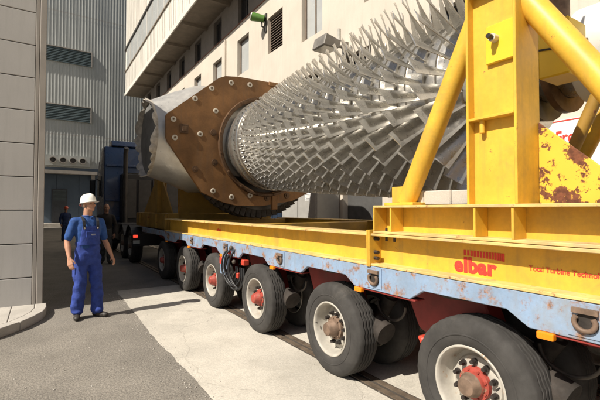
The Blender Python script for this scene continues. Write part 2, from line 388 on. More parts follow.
# ------------------------------------------------------------------ office building on the right
XO, XW, ZS = 6.3, 7.8, 11.9
ob = thing('office_building', 'cream rendered building with an overhanging upper floor beyond the rotor', 'building', (10, 12, 0))
lower = [(19.45, 20.7, 8.0, 9.55), (16.25, 17.5, 7.95, 9.65), (13.25, 14.45, 8.0, 9.5), (10.65, 11.9, 7.6, 9.6), (7.4, 8.6, 7.6, 9.6), (4.2, 5.4, 7.6, 9.6),
         (22.65, 23.9, 8.0, 9.6), (25.85, 27.1, 8.0, 9.6), (29.05, 30.3, 8.0, 9.6)]
low2 = [(8.3, 9.5, 4.7, 6.3), (10.7, 11.9, 4.7, 6.3), (13.4, 14.5, 4.7, 6.3), (5.2, 6.3, 4.7, 6.3), (16.4, 17.5, 4.7, 6.3)]
upper = [(16.3+3.2*k, 17.45+3.2*k, 10.45, 11.72) for k in range(-4, 7)]
doors = [(11.95, 14.6, 0.0, 2.5), (15.0, 31.0, 0.0, 2.9), (7.9, 9.6, 0.0, 2.9)]
ops = lower+low2+upper+doors
ys = sorted({-14.0, 38.4, *[o[0] for o in ops], *[o[1] for o in ops]}); zs = sorted({0.0, 10.40, ZS, *[o[2] for o in ops], *[o[3] for o in ops]})
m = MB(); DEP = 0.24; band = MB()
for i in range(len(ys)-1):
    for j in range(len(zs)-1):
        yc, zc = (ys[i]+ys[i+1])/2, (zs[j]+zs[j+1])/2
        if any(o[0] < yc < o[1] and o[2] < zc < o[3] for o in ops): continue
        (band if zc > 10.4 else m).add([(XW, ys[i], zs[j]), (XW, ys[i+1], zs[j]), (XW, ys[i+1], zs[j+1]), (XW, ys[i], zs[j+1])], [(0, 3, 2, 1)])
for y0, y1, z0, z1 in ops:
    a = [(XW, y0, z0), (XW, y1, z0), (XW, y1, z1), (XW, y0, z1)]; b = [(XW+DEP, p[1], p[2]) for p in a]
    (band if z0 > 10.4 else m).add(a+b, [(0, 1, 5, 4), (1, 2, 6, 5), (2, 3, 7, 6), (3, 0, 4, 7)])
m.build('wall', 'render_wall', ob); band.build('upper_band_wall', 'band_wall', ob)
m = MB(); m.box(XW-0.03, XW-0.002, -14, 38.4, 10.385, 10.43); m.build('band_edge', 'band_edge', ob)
m = MB(); m.box(XW+0.30, XW+8, -14, 38.4, 0, ZS-0.05); m.build('core', 'core', ob)
def window(y0, y1, z0, z1, pane, frame='frame_dark', mull=0):
    w = 0.06; f = MB(); xf0, xf1 = XW+0.16, XW+0.225
    f.box(xf0, xf1, y0, y0+w, z0, z1).box(xf0, xf1, y1-w, y1, z0, z1).box(xf0, xf1, y0+w, y1-w, z0, z0+w).box(xf0, xf1, y0+w, y1-w, z1-w, z1)
    for k in range(mull): yk = y0+(y1-y0)*(k+1)/(mull+1); f.box(xf0+0.01, xf1, yk-0.025, yk+0.025, z0+w, z1-w)
    fo = f.build('window', frame, ob)
    p = MB(); p.box(XW+0.205, XW+0.235, y0+0.03, y1-0.03, z0+0.03, z1-0.03); p.build('pane', pane, fo)
    return fo
for k, wv in enumerate(lower):
    if k == 2:
        f = MB(); y0, y1, z0, z1 = wv
        f.box(XW+0.10, XW+0.22, y0, y0+0.07, z0, z1).box(XW+0.10, XW+0.22, y1-0.07, y1, z0, z1); fo = f.build('window', 'brown_frame', ob)
        for j in range(14):
            z = z0+0.02+j*(z1-z0)/14; s = MB(); s.add([(XW+0.08, y0+0.07, z), (XW+0.08, y1-0.07, z), (XW+0.2, y1-0.07, z+0.09), (XW+0.2, y0+0.07, z+0.09), (XW+0.08, y0+0.07, z+0.02), (XW+0.08, y1-0.07, z+0.02), (XW+0.2, y1-0.07, z+0.11), (XW+0.2, y0+0.07, z+0.11)],
                       [(0, 1, 2, 3), (4, 7, 6, 5), (0, 4, 5, 1), (1, 5, 6, 2), (2, 6, 7, 3), (3, 7, 4, 0)])
            s.build('slat', 'brown_frame', fo)
        p = MB(); p.box(XW+0.21, XW+0.235, y0, y1, z0, z1); p.build('backing', 'core', fo)
    else: window(*wv, 'glass_pale', 'brown_frame', 1 if k == 3 else 0)
for wv in low2: window(*wv, 'glass_dark')
for wv in upper: window(*wv, 'glass_dark', 'frame_dark', 1)
m = MB(); m.box(XW+0.12, XW+0.2, 11.95, 14.6, 0.0, 2.5); d = m.build('door', 'door_blue', ob)
for k in range(7): mm = MB(); mm.box(XW+0.10, XW+0.12, 12.0+k*0.37, 12.34+k*0.37, 0.05, 2.45); mm.build('door_panel', 'door_blue', d)
m = MB(); m.box(XW+0.12, XW+0.2, 15.0, 31.0, 0.0, 2.9); d = m.build('door', 'door_blue', ob)
for k in range(19): mm = MB(); mm.box(XW+0.10, XW+0.12, 15.02+k*0.83, 15.8+k*0.83, 0.05, 2.85); mm.build('door_panel', 'door_blue', d)
m = MB(); m.box(XW+0.2, XW+0.235, 7.9, 9.6, 0.0, 2.9); m.build('dark_doorway', 'core', ob)
# overhang
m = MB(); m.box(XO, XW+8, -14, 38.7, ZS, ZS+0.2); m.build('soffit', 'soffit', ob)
m = MB(); m.box(XO+0.02, XW+8, -14, 38.68, ZS+0.2, 22); m.build('upper_floor', 'fascia', ob)
m = MB()
y = -13.9
while y < 38.6:
    m.box(XO-0.012, XO+0.03, y, y+0.035, ZS+0.22, 14.0); m.box(XO-0.012, XO+0.03, y, y+0.035, 16.2, 22); y += 0.42
m.build('cladding_seams', 'fascia', ob)
m = MB(); m.box(XO-0.05, XO+0.02, -14, 38.72, ZS-0.04, ZS+0.22); m.build('soffit_edge', 'fascia', ob)
m = MB(); m.box(XO-0.10, XO+0.02, -14, 38.7, 15.95, 16.12); m.build('window_head', 'frame_dark', ob)
m = MB(); m.box(XO-0.06, XO+0.02, -14, 38.7, 13.98, 14.08); m.build('window_sill', 'soffit', ob)
for k in range(24):
    y0 = 37.9-1.6*k-1.5
    m = MB(); m.box(XO-0.015, XO+0.025, y0, y0+1.45, 14.09, 15.94); m.build('pane', 'glass_pale', ob)
    m = MB(); m.box(XO-0.035, XO+0.02, y0+1.455, y0+1.545, 14.085, 15.945); m.build('mullion', 'fascia', ob)
for k in range(-4, 6):
    yb = 18.45+3.2*k
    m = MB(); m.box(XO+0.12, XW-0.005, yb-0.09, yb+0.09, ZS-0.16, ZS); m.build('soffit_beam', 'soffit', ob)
m = MB(); m.sweep([(XW-0.06, 18.9, 0.2), (XW-0.06, 18.9, 10.2)], 0.05, 10); m.build('downpipe', 'render_wall', ob, smooth=40)

# things on and before the office wall
fl = thing('flood_light', 'boxy grey flood light on an arm on the cream wall above the rotor', 'lamp', (XW-0.7, 10.0, 6.75))
m = MB(); m.prism([(6.75, 6.36), (7.32, 6.36), (7.40, 6.60), (6.85, 6.72)], 9.15, 9.75, 'y'); m.build('housing', 'lamp_grey', fl, bevel=0.02)
m = MB(); m.box(6.80, 7.28, 9.2, 9.7, 6.335, 6.358); m.build('lens', 'lamp_glass', fl)
m = MB(); m.sweep([(7.3, 9.4, 6.5), (7.6, 9.4, 6.55), (7.79, 9.4, 6.45)], 0.045, 10).box(7.7, 7.8, 9.3, 9.5, 6.2, 6.7); m.build('arm', 'lamp_grey', fl, smooth=40)
m = MB(); m.sweep([(7.35, 9.2, 6.6), (7.35, 9.2, 6.95)], 0.06, 10); m.build('photocell', 'lamp_glass', fl, smooth=40)
gl = thing('wall_lamp', 'green barrel shaped lamp on the cream wall left of the louvred window', 'lamp', (XW-0.3, 14.9, 9.6))
m = MB(); m.sweep([(7.68, 14.55, 9.50), (7.25, 14.80, 9.60)], [0.14, 0.18], 18); m.build('barrel', 'lamp_green', gl, smooth=40)
m = MB(); m.sweep([(7.25, 14.80, 9.60), (7.22, 14.82, 9.61)], [0.185, 0.17], 18); m.build('lens', 'lamp_glass', gl, smooth=40)
m = MB(); m.sweep([(7.6, 14.6, 9.5), (7.6, 14.6, 9.2), (7.79, 14.57, 9.15)], 0.035, 8).box(7.74, 7.8, 14.50, 14.66, 9.0, 9.75); m.build('bracket', 'frame_dark', gl)
cb = thing('electrical_cabinet', 'grey metal cabinet with a paper label by the dark doorway', 'cabinet', (7.2, 10.6, 0))
m = MB(); m.box(6.9, 7.76, 9.7, 11.75, 0.0, 2.35); m.build('body', 'cabinet', cb, bevel=0.015)
for a, b in ((9.75, 10.7), (10.75, 11.7)):
    m = MB(); m.box(6.875, 6.898, a, b, 0.1, 2.28); m.build('door', 'cabinet', cb, bevel=0.006)
m = MB(); m.box(6.868, 6.874, 10.0, 10.3, 1.88, 2.12); o = m.build('label', 'sign_white', cb)
m = MB()
for j in range(5): m.box(6.863, 6.867, 10.03, 10.27-0.05*(j % 2), 1.905+j*0.04, 1.915+j*0.04)
m.build('print', 'frame_dark', o)
bn = thing('banner', 'white banner with large red lettering on the wall behind the frame', 'banner', (XW-0.04, 2.6, 2.2))
m = MB(); m.box(XW-0.06, XW-0.035, 0.6, 3.74, 2.18, 3.2); m.build('sheet', 'sign_white', bn)
m = MB(); m.box(XW-0.066, XW-0.061, 0.62, 3.72, 3.165, 3.185); m.build('red_line', 'sign_red', bn)
put('lettering', text_mesh('Fregal', 0.33, 'sign_red', 0.002, 0.006, 0.70), bn, face_minus_x(XW-0.064, 3.50, 2.77))

# ================================================================== TRAILER
X0 = 2.35; AX = [-1.54, 0.05, 1.63, 3.14, 4.74, 6.34, 7.94, 9.54]; XR = 5.50
tr = thing('heavy_trailer', 'blue railed multi axle heavy haul trailer under the yellow frames', 'trailer', (3.75, 4, 0))
def rail_profile():
    top = 1.125; hi = 1.005; lo = 0.925
    pts = [(-2.6, top), (11.6, top), (11.6, hi)]
    ws = AX[::-1]
    for k, w in enumerate(ws):
        pts += [(w+0.33, hi)] if k == 0 else [(w+0.47, lo), (w+0.34, hi)]
        pts += [(w-0.28, hi), (w-0.41, lo)]
    pts += [(-2.6, lo)]
    return pts
for xa, xb in ((X0, X0+0.035), (XR-0.035, XR)):
    m = MB(); m.prism(rail_profile(), xa, xb, 'x'); m.build('side_rail', 'blue_rail', tr, bevel=0.004)
m = MB(); m.box(X0+0.035, XR-0.035, -2.6, 11.6, 1.06, 1.115); m.build('deck', 'grime', tr)
m = MB(); m.box(3.25, 4.25, -2.6, 12.6, 0.72, 1.055); m.build('spine_beam', 'red_paint', tr, bevel=0.01)
for k in range(14):
    y = -2.2+k*0.79+0.79
    for xa, xb in ((X0+0.34, 3.245), (4.255, XR-0.34)):
        m = MB(); m.box(xa, xb, y-0.05, y+0.05, 0.90, 1.055); m.build('cross_member', 'red_paint', tr)
for i in range(len(AX)-1):                    # between axles: red lip, lashing ring, marker lamp
    ym = (AX[i]+AX[i+1])/2
    m = MB(); m.box(X0+0.010, X0+0.12, ym-0.33, ym+0.28, 0.908, 0.923); m.build('red_lip', 'red_paint', tr, bevel=0.004)
    yr = ym+0.09
    m = MB(); m.box(X0-0.006, X0-0.001, yr-0.085, yr+0.085, 0.945, 1.115); pl = m.build('lashing_pocket', 'blue_rail', tr)
    m = MB(); m.lathe([(-0.009, 0.0), (-0.009, 0.055)], (X0, yr-0.005, 1.02), 'x', 24); m.build('pocket_hole', 'grime', pl)
    m = MB()
    for j in range(1): pass
    ring = []
    for q in range(15):
        w = R(-215+q*250/14); ring.append((X0-0.022-0.006*math.sin(w), yr+0.048*math.cos(w), 1.025+0.045*math.sin(w)))
    m.sweep(ring, 0.013, 10); m.box(X0-0.028, X0-0.007, yr-0.06, yr+0.06, 1.068, 1.095)
    m.build('lashing_ring', 'hub_rust', pl, smooth=50)
    m = MB(); m.box(X0-0.02, X0+0.02, ym+0.24, ym+0.33, 0.885, 0.925); m.build('marker_light', 'orange_lens', tr, bevel=0.008, seg=2)
# wheel meshes, axis along X, outer face towards -X at x=0, centre line at x=+0.135
TR, TW = 0.445, 0.27
def tyre_mesh():
    prof = [(0.030, 0.250), (0.012, 0.268), (0.002, 0.305), (0.000, 0.345), (0.006, 0.385), (0.016, 0.412), (0.018, 0.414), (0.026, 0.432), (0.040, TR-0.003)]
    tags = [0]*len(prof)
    gx = [0.082, 0.118, 0.152, 0.188]
    for gk in gx:
        prof += [(gk-0.008, TR), (gk-0.005, TR-0.014), (gk+0.005, TR-0.014), (gk+0.008, TR)]; tags += [1]*4
    prof += [(TW-p[0], p[1]) for p in prof[8::-1]]; tags += [0]*9
    NS = 120
    def mod(i, j, a, r):
        if tags[i]: a += (0.004 if (j//2) % 2 else -0.004)
        elif r > 0.425 and (j//2) % 2 == 0: r -= 0.003
        return a, r
    m = MB(); m.lathe(prof, (0, 0, 0), 'x', NS, mod)
    m.lathe([(-0.0015, 0.325), (-0.0035, 0.328), (-0.0035, 0.334), (-0.0015, 0.337)], (0, 0, 0), 'x', 60)
    return m.mesh('tyre', 'tyre', smooth=32)
def rim_mesh():
    m = MB()
    m.lathe([(0.040, 0.252), (0.012, 0.262), (0.008, 0.256), (0.010, 0.247), (0.022, 0.238), (0.035, 0.236), (0.075, 0.226), (0.125, 0.221), (0.145, 0.212), (0.140, 0.185), (0.115, 0.172), (0.105, 0.150), (0.105, 0.09)], (0, 0, 0), 'x', 64)
    m.lathe([(0.23, 0.252), (0.255, 0.262), (0.262, 0.256), (0.25, 0.245), (0.20, 0.235), (0.16, 0.23)], (0, 0, 0), 'x', 64)
    return m.mesh('rim', 'rim', smooth=35)
def hub_mesh(matname):
    m = MB(); m.lathe([(0.104, 0.112), (0.075, 0.108), (0.070, 0.085), (0.040, 0.080), (0.032, 0.072), (-0.005, 0.066), (-0.020, 0.056), (-0.024, 0.030), (-0.024, 0.0)], (0, 0, 0), 'x', 32)
    for k in range(8):
        w = 2*math.pi*k/8; m.sweep([(0.072, 0.095*math.cos(w), 0.095*math.sin(w)), (0.06, 0.095*math.cos(w), 0.095*math.sin(w))], 0.008, 6)
    return m.mesh('hub', matname, smooth=40)
def nuts_mesh():
    m = MB()
    for k in range(10):
        w = 2*math.pi*k/10; cy, cz = 0.142*math.cos(w), 0.142*math.sin(w)
        m.sweep([(0.108, cy, cz), (0.088, cy, cz)], 0.021, 12).sweep([(0.088, cy, cz), (0.058, cy, cz)], [0.017, 0.014], 6)
    return m.mesh('wheel_nuts', 'nut', smooth=30)
ME_T, ME_R, ME_N = tyre_mesh(), rim_mesh(), nuts_mesh(); ME_H = {k: hub_mesh(k) for k in ('hub_red', 'hub_rust')}
ME_H['two_tone'] = hub_mesh('hub_red'); ME_H['two_tone'].materials.append(MATS['hub_rust'])
for p_ in ME_H['two_tone'].polygons:
    if p_.center.x < 0.036: p_.material_index = 1
mm = MB(); mm.sweep([(0.03, 0.215, 0.02), (0.0, 0.205, 0.03)], 0.006, 6); ME_V = mm.mesh('valve', 'grime')
def wheel(parent, x, y, flip=False, steer=0.0, spin=0.0, hub='hub_red', full=True, scale=1.0, z=None):
    w = bpy.data.objects.new('wheel', ME_R); COL.objects.link(w); w.parent = parent
    w.matrix_parent_inverse = Matrix.Translation(-WL[parent.name])
    w.matrix_basis = Matrix.Translation((x, y, (TR-0.006)*scale)) @ Matrix.Rotation(R(steer)+(math.pi if flip else 0), 4, 'Z') @ Matrix.Rotation(R(spin), 4, 'X') @ Matrix.Scale(scale, 4)
    for nm, me in (('tyre', ME_T),)+((('hub', ME_H[hub]), ('wheel_nuts', ME_N), ('valve', ME_V)) if full else ()):
        o = bpy.data.objects.new(nm, me); COL.objects.link(o); o.parent = w
    return w
for y in AX:
    wheel(tr, X0+0.015, y, False, 0, random.uniform(0, 360), 'hub_rust' if abs(y-3.1) < 0.1 else ('two_tone' if y < 2 else 'hub_red'))
    wheel(tr, 3.20, y, True, 0, random.uniform(0, 360), 'hub_rust', full=False)
    wheel(tr, 4.28, y, False, 0, random.uniform(0, 360), 'hub_rust', full=False)
    wheel(tr, XR-0.015, y, True, 0, random.uniform(0, 360), 'hub_rust')
    for sx, xa in ((1, X0), (-1, XR)):
        f = lambda d: xa+sx*d
        m = MB(); m.sweep([(f(0.17), y, 0.44), (f(1.0), y, 0.44)], 0.075, 14); m.build('axle', 'grime_metal', tr, smooth=40)
        # swing arm: red plate rising towards the camera side from the axle to the deck
        m = MB(); m.prism([(y+0.02, 0.34), (y+0.14, 0.36), (y+0.66, 0.62), (y+0.86, 1.03), (y+0.10, 1.03), (y-0.10, 0.54)], f(0.32), f(0.50), 'x')
        m.build('suspension_arm', 'red_paint', tr, bevel=0.012)
        m = MB(); m.sweep([(f(0.43), y+0.30, 1.03), (f(0.43), y+0.30, 0.93)], 0.19, 20); m.build('turntable', 'grime_metal', tr, smooth=40)
        m = MB(); m.sweep([(f(0.56), y-0.15, 0.52), (f(0.56), y-0.30, 0.75)], 0.075, 14).sweep([(f(0.56), y-0.30, 0.75), (f(0.56), y-0.42, 0.96)], 0.045, 12)
        m.build('hydraulic_ram', 'grime', tr, smooth=40)
        m = MB(); m.lathe([(f(0.52), 0.0), (f(0.52), 0.17), (f(0.60), 0.18), (f(0.62), 0.12)], (0, y, 0.44), 'x', 24); m.build('brake_drum', 'grime_metal', tr, smooth=40)
        m = MB(); m.sweep([(f(0.30), y-0.36, 0.52), (f(0.30), y-0.50, 0.47)], 0.105, 18).sweep([(f(0.30), y-0.33, 0.53), (f(0.30), y-0.36, 0.52)], [0.06, 0.105], 18)
        m.build('brake_chamber', 'grime', tr, smooth=40)
        arc = [(f(0.42), y-0.44+0.04*math.cos(R(q))+0.14*math.cos(R(q)), 0.72+0.15*math.sin(R(q))) for q in range(-180, 1, 15)]
        m = MB(); m.sweep(arc, 0.012, 8); m.build('brake_hose', 'grime_metal', tr, smooth=60)
        m = MB(); m.prism([(y+0.36, 0.42), (y+0.50, 0.56), (y+0.53, 0.61), (y+0.48, 0.62), (y+0.34, 0.50)], f(0.14), f(0.34), 'x'); m.build('steering_lug', 'red_bright', tr, bevel=0.015)
        m = MB(); m.sweep([(f(0.45), y+0.55, 0.70), (f(0.75), y+0.9, 0.72), (f(0.78), y+1.45, 0.70)], 0.03, 10); m.build('steering_rod', 'red_paint', tr, smooth=40)
# hose cluster between the third and fourth wheel pair
for k, (dy, dz, dx) in enumerate(((0.0, 0.0, 0), (0.06, -0.03, 0.02), (0.12, 0.02, -0.02), (0.2, -0.05, 0.03), (0.26, 0.0, 0.0))):
    y0 = 5.32+dy
    pts = [(X0+0.02+dx, y0, 1.04), (X0-0.05+dx, y0+0.05, 0.92+dz), (X0-0.06+dx, y0+0.09, 0.72+dz), (X0-0.03+dx, y0-0.02, 0.55+dz), (X0+dx, y0-0.14, 0.50+dz), (X0+0.03, y0-0.22, 0.62), (X0+0.04, y0-0.2, 0.82)]
    dense = []
    for i in range(len(pts)-1):
        p0, p1, p2, p3 = [Vector(pts[max(0, min(len(pts)-1, q))]) for q in (i-1, i, i+1, i+2)]
        for t in (0, 0.25, 0.5, 0.75):
            dense.append(0.5*((2*p1)+(-p0+p2)*t+(2*p0-5*p1+4*p2-p3)*t*t+(-p0+3*p1-3*p2+p3)*t**3))
    m = MB(); m.sweep(dense, 0.014, 8); m.build('hose', 'hose', tr, smooth=60)
for bx_ in ((X0+0.02, X0+0.12, 5.10, 5.18, 0.82, 0.90), (X0-0.03, X0+0.02, 5.47, 5.53, 0.94, 1.0), (X0+0.01, X0+0.06, 5.26, 5.32, 0.62, 0.70)):
    m = MB(); m.box(*bx_); m.build('coupling_block', 'red_bright', tr, bevel=0.012)
m = MB(); m.box(X0-0.01, X0+0.03, 5.62, 5.86, 0.62, 1.12); m.build('rail_drop_plate', 'blue_rail', tr, bevel=0.006)
for q_, r_ in (((X0-0.03, 5.40, 1.05), 0.032), ((X0-0.05, 5.55, 0.70), 0.025), ((X0-0.03, 5.3, 0.86), 0.028)):
    m = MB(); m.ball(q_, r_); m.build('valve_body', 'grime_metal', tr, smooth=60)
m = MB(); m.box(X0-0.02, X0-0.004, 5.80, 5.86, 0.78, 0.88); m.build('side_reflector', 'red_lens', tr)
# gooseneck to the tractor
m = MB(); m.prism([(11.0, 1.05), (12.0, 1.05), (13.9, 1.30), (13.9, 1.12), (12.2, 0.86), (11.0, 0.72)], 2.9, 4.6, 'x'); m.build('gooseneck', 'red_paint', tr, bevel=0.02)

# ================================================================== YELLOW TRANSPORT FRAME
fr = thing('yellow_rotor_frame', 'yellow steel beam frame with post and tube braces carrying the rotor', 'frame', (3.9, 4, 1.13))
ZB = 1.128
def ibeam(y0, y1, z0, z1, xo, sgn, name, fl=0.125, t=0.02, both=0.25, parent=fr, mt='yellow'):
    f = lambda d: xo+sgn*d
    m = MB(); m.box(f(fl), f(fl+0.016), y0, y1, z0+t, z1-t); b = m.build(name, mt, parent)
    m = MB(); m.box(f(0), f(both+0.016), y0, y1, z0, z0+t); m.build('flange', 'yellow_flange' if mt == 'yellow' else mt, b, bevel=0.003)
    m = MB(); m.box(f(0), f(both+0.016), y0, y1, z1-t, z1); m.build('flange', 'yellow_flange' if mt == 'yellow' else mt, b, bevel=0.003)
    return b
def stiff(y, z0, z1, xo, sgn, d0, d1, par, t=0.016, mt='yellow'):
    m = MB(); m.box(xo+sgn*d0, xo+sgn*d1, y-t/2, y+t/2, z0, z1); return m.build('stiffener', mt, par, bevel=0.002)
YE = -2.2; YJ = 2.52
for xo, sgn in ((X0-0.005, 1), (XR+0.005, -1)):
    b = ibeam(YE, YJ-0.004, ZB, 1.40, xo, sgn, 'lower_beam')
    b2 = ibeam(YJ+0.034, 9.2, ZB, 1.40, xo, sgn, 'long_beam')
    for ya, yb in ((YJ-0.004, YJ+0.013), (YJ+0.017, YJ+0.034)):
        m = MB(); m.box(xo-sgn*0.015, xo+sgn*0.29, ya, yb, ZB-0.01, 1.43); e = m.build('end_plate', 'yellow', fr, bevel=0.003)
    if sgn == 1:
        for z in (1.19, 1.24, 1.355):
            m = MB(); m.sweep([(xo+0.05, YJ-0.045, z), (xo+0.05, YJ-0.004, z)], 0.017, 6); m.build('bolt', 'nut', e)
        for yb_ in (2.40, 2.31):
            m = MB(); m.sweep([(xo+0.07, yb_, 1.34), (xo+0.07, yb_, 1.45)], 0.011, 6); m.build('bolt', 'nut', b)
    u = ibeam(YE, YJ-0.03, 1.403, 1.635, xo+sgn*0.004, sgn, 'upper_beam', fl=0.15)
    m = MB(); m.box(xo+sgn*0.004, xo+sgn*0.15, YJ-0.045, YJ-0.03, 1.423, 1.615); m.build('end_plate', 'yellow', u, bevel=0.003)
    for y in (2.30, 1.56, 1.31, 0.70, 0.3, -0.4, -1.2): stiff(y, 1.423, 1.615, xo, sgn, 0.012, 0.15, u)
    # post: H section, recessed web to the outside
    zt = 4.4; p0, p1 = 1.335, 1.685
    m = MB(); m.box(xo+sgn*0.19, xo+sgn*0.208, p0+0.018, p1-0.018, 1.635, zt); po = m.build('post', 'yellow', fr)
    for ya, yb in ((p0, p0+0.018), (p1-0.018, p1)):
        m = MB(); m.box(xo+sgn*0.12, xo+sgn*0.40, ya, yb, 1.636, zt); m.build('flange', 'yellow', po, bevel=0.003)
    m = MB(); m.box(xo+sgn*0.118, xo+sgn*0.19, p0+0.018, p1-0.018, 2.205, 2.222); m.build('stiffener', 'yellow', po, bevel=0.002)
    m = MB(); m.sweep([(xo+sgn*0.16, 1.59, 2.204), (xo+sgn*0.16, 1.59, 2.12)], 0.018, 10); m.build('stud', 'yellow', po, smooth=40)
    if sgn == 1:
        m = MB(); m.box(xo+0.162, xo+0.188, p0+0.019, 1.56, 2.575, 2.83); q = m.build('doubler_plate', 'yellow_bright', po, bevel=0.004)
        m = MB(); m.sweep([(xo+0.162, 1.49, 2.73), (xo+0.115, 1.49, 2.73)], 0.026, 14); m.build('pin_washer', 'washer', q, smooth=40)
        m = MB(); m.sweep([(xo+0.115, 1.49, 2.73), (xo+0.075, 1.49, 2.73)], 0.017, 6); m.build('pin_bolt', 'nut', q)
        m = MB(); m.box(xo+0.12, xo+0.188, p0+0.019, p1-0.019, 3.08, 3.10); m.build('cap_plate', 'yellow', po)
    # braces
    xb = xo+sgn*0.27
    m = MB(); m.sweep([(xb, 2.36, 1.66), (xb, 1.66, 3.03)], 0.078, 24); m.build('brace', 'yellow', fr, smooth=40)
    m = MB(); m.box(xb-0.11, xb+0.11, 2.20, 2.52, 1.636, 1.66).box(xb-0.012, xb+0.012, 2.36, 2.52, 1.66, 1.80); fp = m.build('brace_foot', 'yellow', fr, bevel=0.004)
    m = MB(); m.sweep([(xb, 0.52, 1.66), (xb, 1.36, 2.99)], 0.078, 24); m.build('brace', 'yellow', fr, smooth=40)
    m = MB(); m.prism([(1.332, 1.637), (1.332, 2.17), (0.76, 1.637)], xo+sgn*0.375, xo+sgn*0.395, 'x'); m.build('gusset', 'yellow_rusty', fr, bevel=0.003)
# cross members of the frame
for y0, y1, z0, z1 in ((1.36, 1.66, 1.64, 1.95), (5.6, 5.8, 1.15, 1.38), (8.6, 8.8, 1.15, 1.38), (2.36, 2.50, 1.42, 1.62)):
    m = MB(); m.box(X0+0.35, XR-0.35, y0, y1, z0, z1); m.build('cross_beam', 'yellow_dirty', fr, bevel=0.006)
# bearing clamp with strap around the shaft
m = MB(); m.box(3.40, 3.70, 1.43, 1.66, 2.66, 3.11); bc = m.build('bearing_clamp', 'yellow_bright', fr, bevel=0.012)
m = MB(); m.sweep([(3.52, 1.56, 3.11), (3.52, 1.56, 3.40)], 0.085, 20); m.build('clamp_jack', 'hub_rust', bc, smooth=40)
m = MB(); m.sweep([(3.395, 1.66, 2.90), (3.395, 1.425, 2.86), (3.70, 1.425, 2.84)], 0.008, 6); m.build('clamp_strap', 'nut', bc)
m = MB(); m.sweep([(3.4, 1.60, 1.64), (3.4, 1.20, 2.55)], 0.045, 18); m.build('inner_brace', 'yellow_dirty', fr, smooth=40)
m = MB(); m.sweep([(3.05, 1.9, 1.66), (3.50, 1.72, 3.0)], 0.05, 18); m.build('inner_brace', 'yellow', fr, smooth=40)
# lettering painted on the beam web
xw = X0-0.005+0.125-0.0015
put('lettering', text_mesh('elbar', 0.142, 'red_text', 0.001, 0.0075, 1.0, 1.06), fr, face_minus_x(xw, 1.790, 1.172))
put('lettering', text_mesh('Total Turbine Technology', 0.043, 'red_text', 0.001, 0.0007, 0.92), fr, face_minus_x(xw, 1.275, 1.236))
m = MB(); y = 1.715
for k in range(15):
    w = 0.0165-0.0003*k if k < 9 else 0.0165-0.0009*(k-6)
    gap = 0.0095-0.00055*k
    h = 0.035+0.0012*k
    m.box(xw-0.0012, xw+0.001, y-w, y, 1.322-h, 1.322); y -= w+max(gap, 0.0022)
m.build('stripe_mark', 'red_text', fr)
put('lettering', text_mesh('elbar', 0.07, 'red_text', 0.001, 0.002, 1.4), fr, face_minus_x(xw, 6.35, 1.25))

# timber packing on the deck in front of the rotor
pk = thing('timber_packing', 'pale timber packing laid on the frame below the long blades', 'timber', (3.1, 2.1, 1.64))
for k in range(3):
    m = MB(); m.box(2.66+0.0*k, 2.80, 1.70+k*0.262, 1.70+k*0.262+0.255, 1.64, 1.75+0.005*k); m.build('timber_block', 'kerb', pk, bevel=0.006)

# ================================================================== ROTOR
AXX, AXZ = 4.2, 3.0
ro = thing('turbine_rotor', 'long bare metal compressor rotor with rings of blades on the trailer', 'rotor', (AXX, 4.8, AXZ-1.3))
NR = 16
Ys = []; y = 7.12
for i in range(NR): Ys.append(y); y -= 0.195+0.0158*i
def lerp(a, b, t): return a+(b-a)*t
rows = []
for i in range(NR):
    t = i/(NR-1)
    rh = lerp(0.93, 0.74, t**1.2); rt = lerp(1.005, 1.315, t**1.1)
    rows.append(dict(y=Ys[i], rh=rh, rt=rt, n=int(round(lerp(66, 33, t**0.7))), ch=lerp(0.09, 0.225, t**1.1), st=lerp(48, 45, t), tw=lerp(8, 28, t)))
prof = [(7.95, 0.90), (7.62, 0.92), (7.62, 0.985), (7.50, 0.985), (7.50, 0.955), (7.34, 0.965), (7.33, 0.945), (7.22, 0.945)]
for i, r in enumerate(rows):
    hw = r['ch']*0.36
    gd = 0.02+0.02*i/NR; sp = 0.195+0.0158*i
    prof += [(r['y']+hw, r['rh']-gd), (r['y']+hw, r['rh']+0.004), (r['y']-hw, r['rh']+0.004), (r['y']-hw, r['rh']-gd)]
    if i < NR-1: prof += [(r['y']-hw-0.15*sp, r['rh']-gd), (r['y']-hw-0.16*sp, r['rh']-gd*0.4), (r['y']-hw-0.34*sp, r['rh']-gd*0.4), (r['y']-hw-0.35*sp, r['rh']-gd)]
ye = rows[-1]['y']-0.16
prof += [(ye, 0.68), (ye-0.02, 0.64), (ye-0.05, 0.42), (ye-0.30, 0.40), (ye-0.31, 0.33), (1.25, 0.33), (1.25, 0.42), (1.05, 0.42), (1.05, 0.30), (0.1, 0.30), (0.1, 0.0)]
m = MB(); m.lathe(prof, (AXX, 0, AXZ), 'y', 128); m.build('hub', 'steel_hub', ro, smooth=25)
m = MB(); m.lathe([(1.62, 0.335), (1.62, 0.43), (1.34, 0.43), (1.34, 0.335)], (AXX, 0, AXZ), 'y', 64); m.build('coupling_flange', 'white_shaft', ro, bevel=0.01, smooth=30)
m = MB(); m.lathe([(2.10, 0.335), (2.10, 0.50), (1.98, 0.52), (1.98, 0.335)], (AXX, 0, AXZ), 'y', 64); m.build('oil_thrower', 'steel_dark', ro, smooth=30)
m = MB(); m.lathe([(1.84, 0.335), (1.84, 0.47), (1.78, 0.47), (1.78, 0.335)], (AXX, 0, AXZ), 'y', 64); m.build('oil_thrower', 'rust_ring', ro, smooth=30)
for k in range(40):
    w = 2*math.pi*k/40
    if math.sin(w) > 0.55: continue
m = MB()
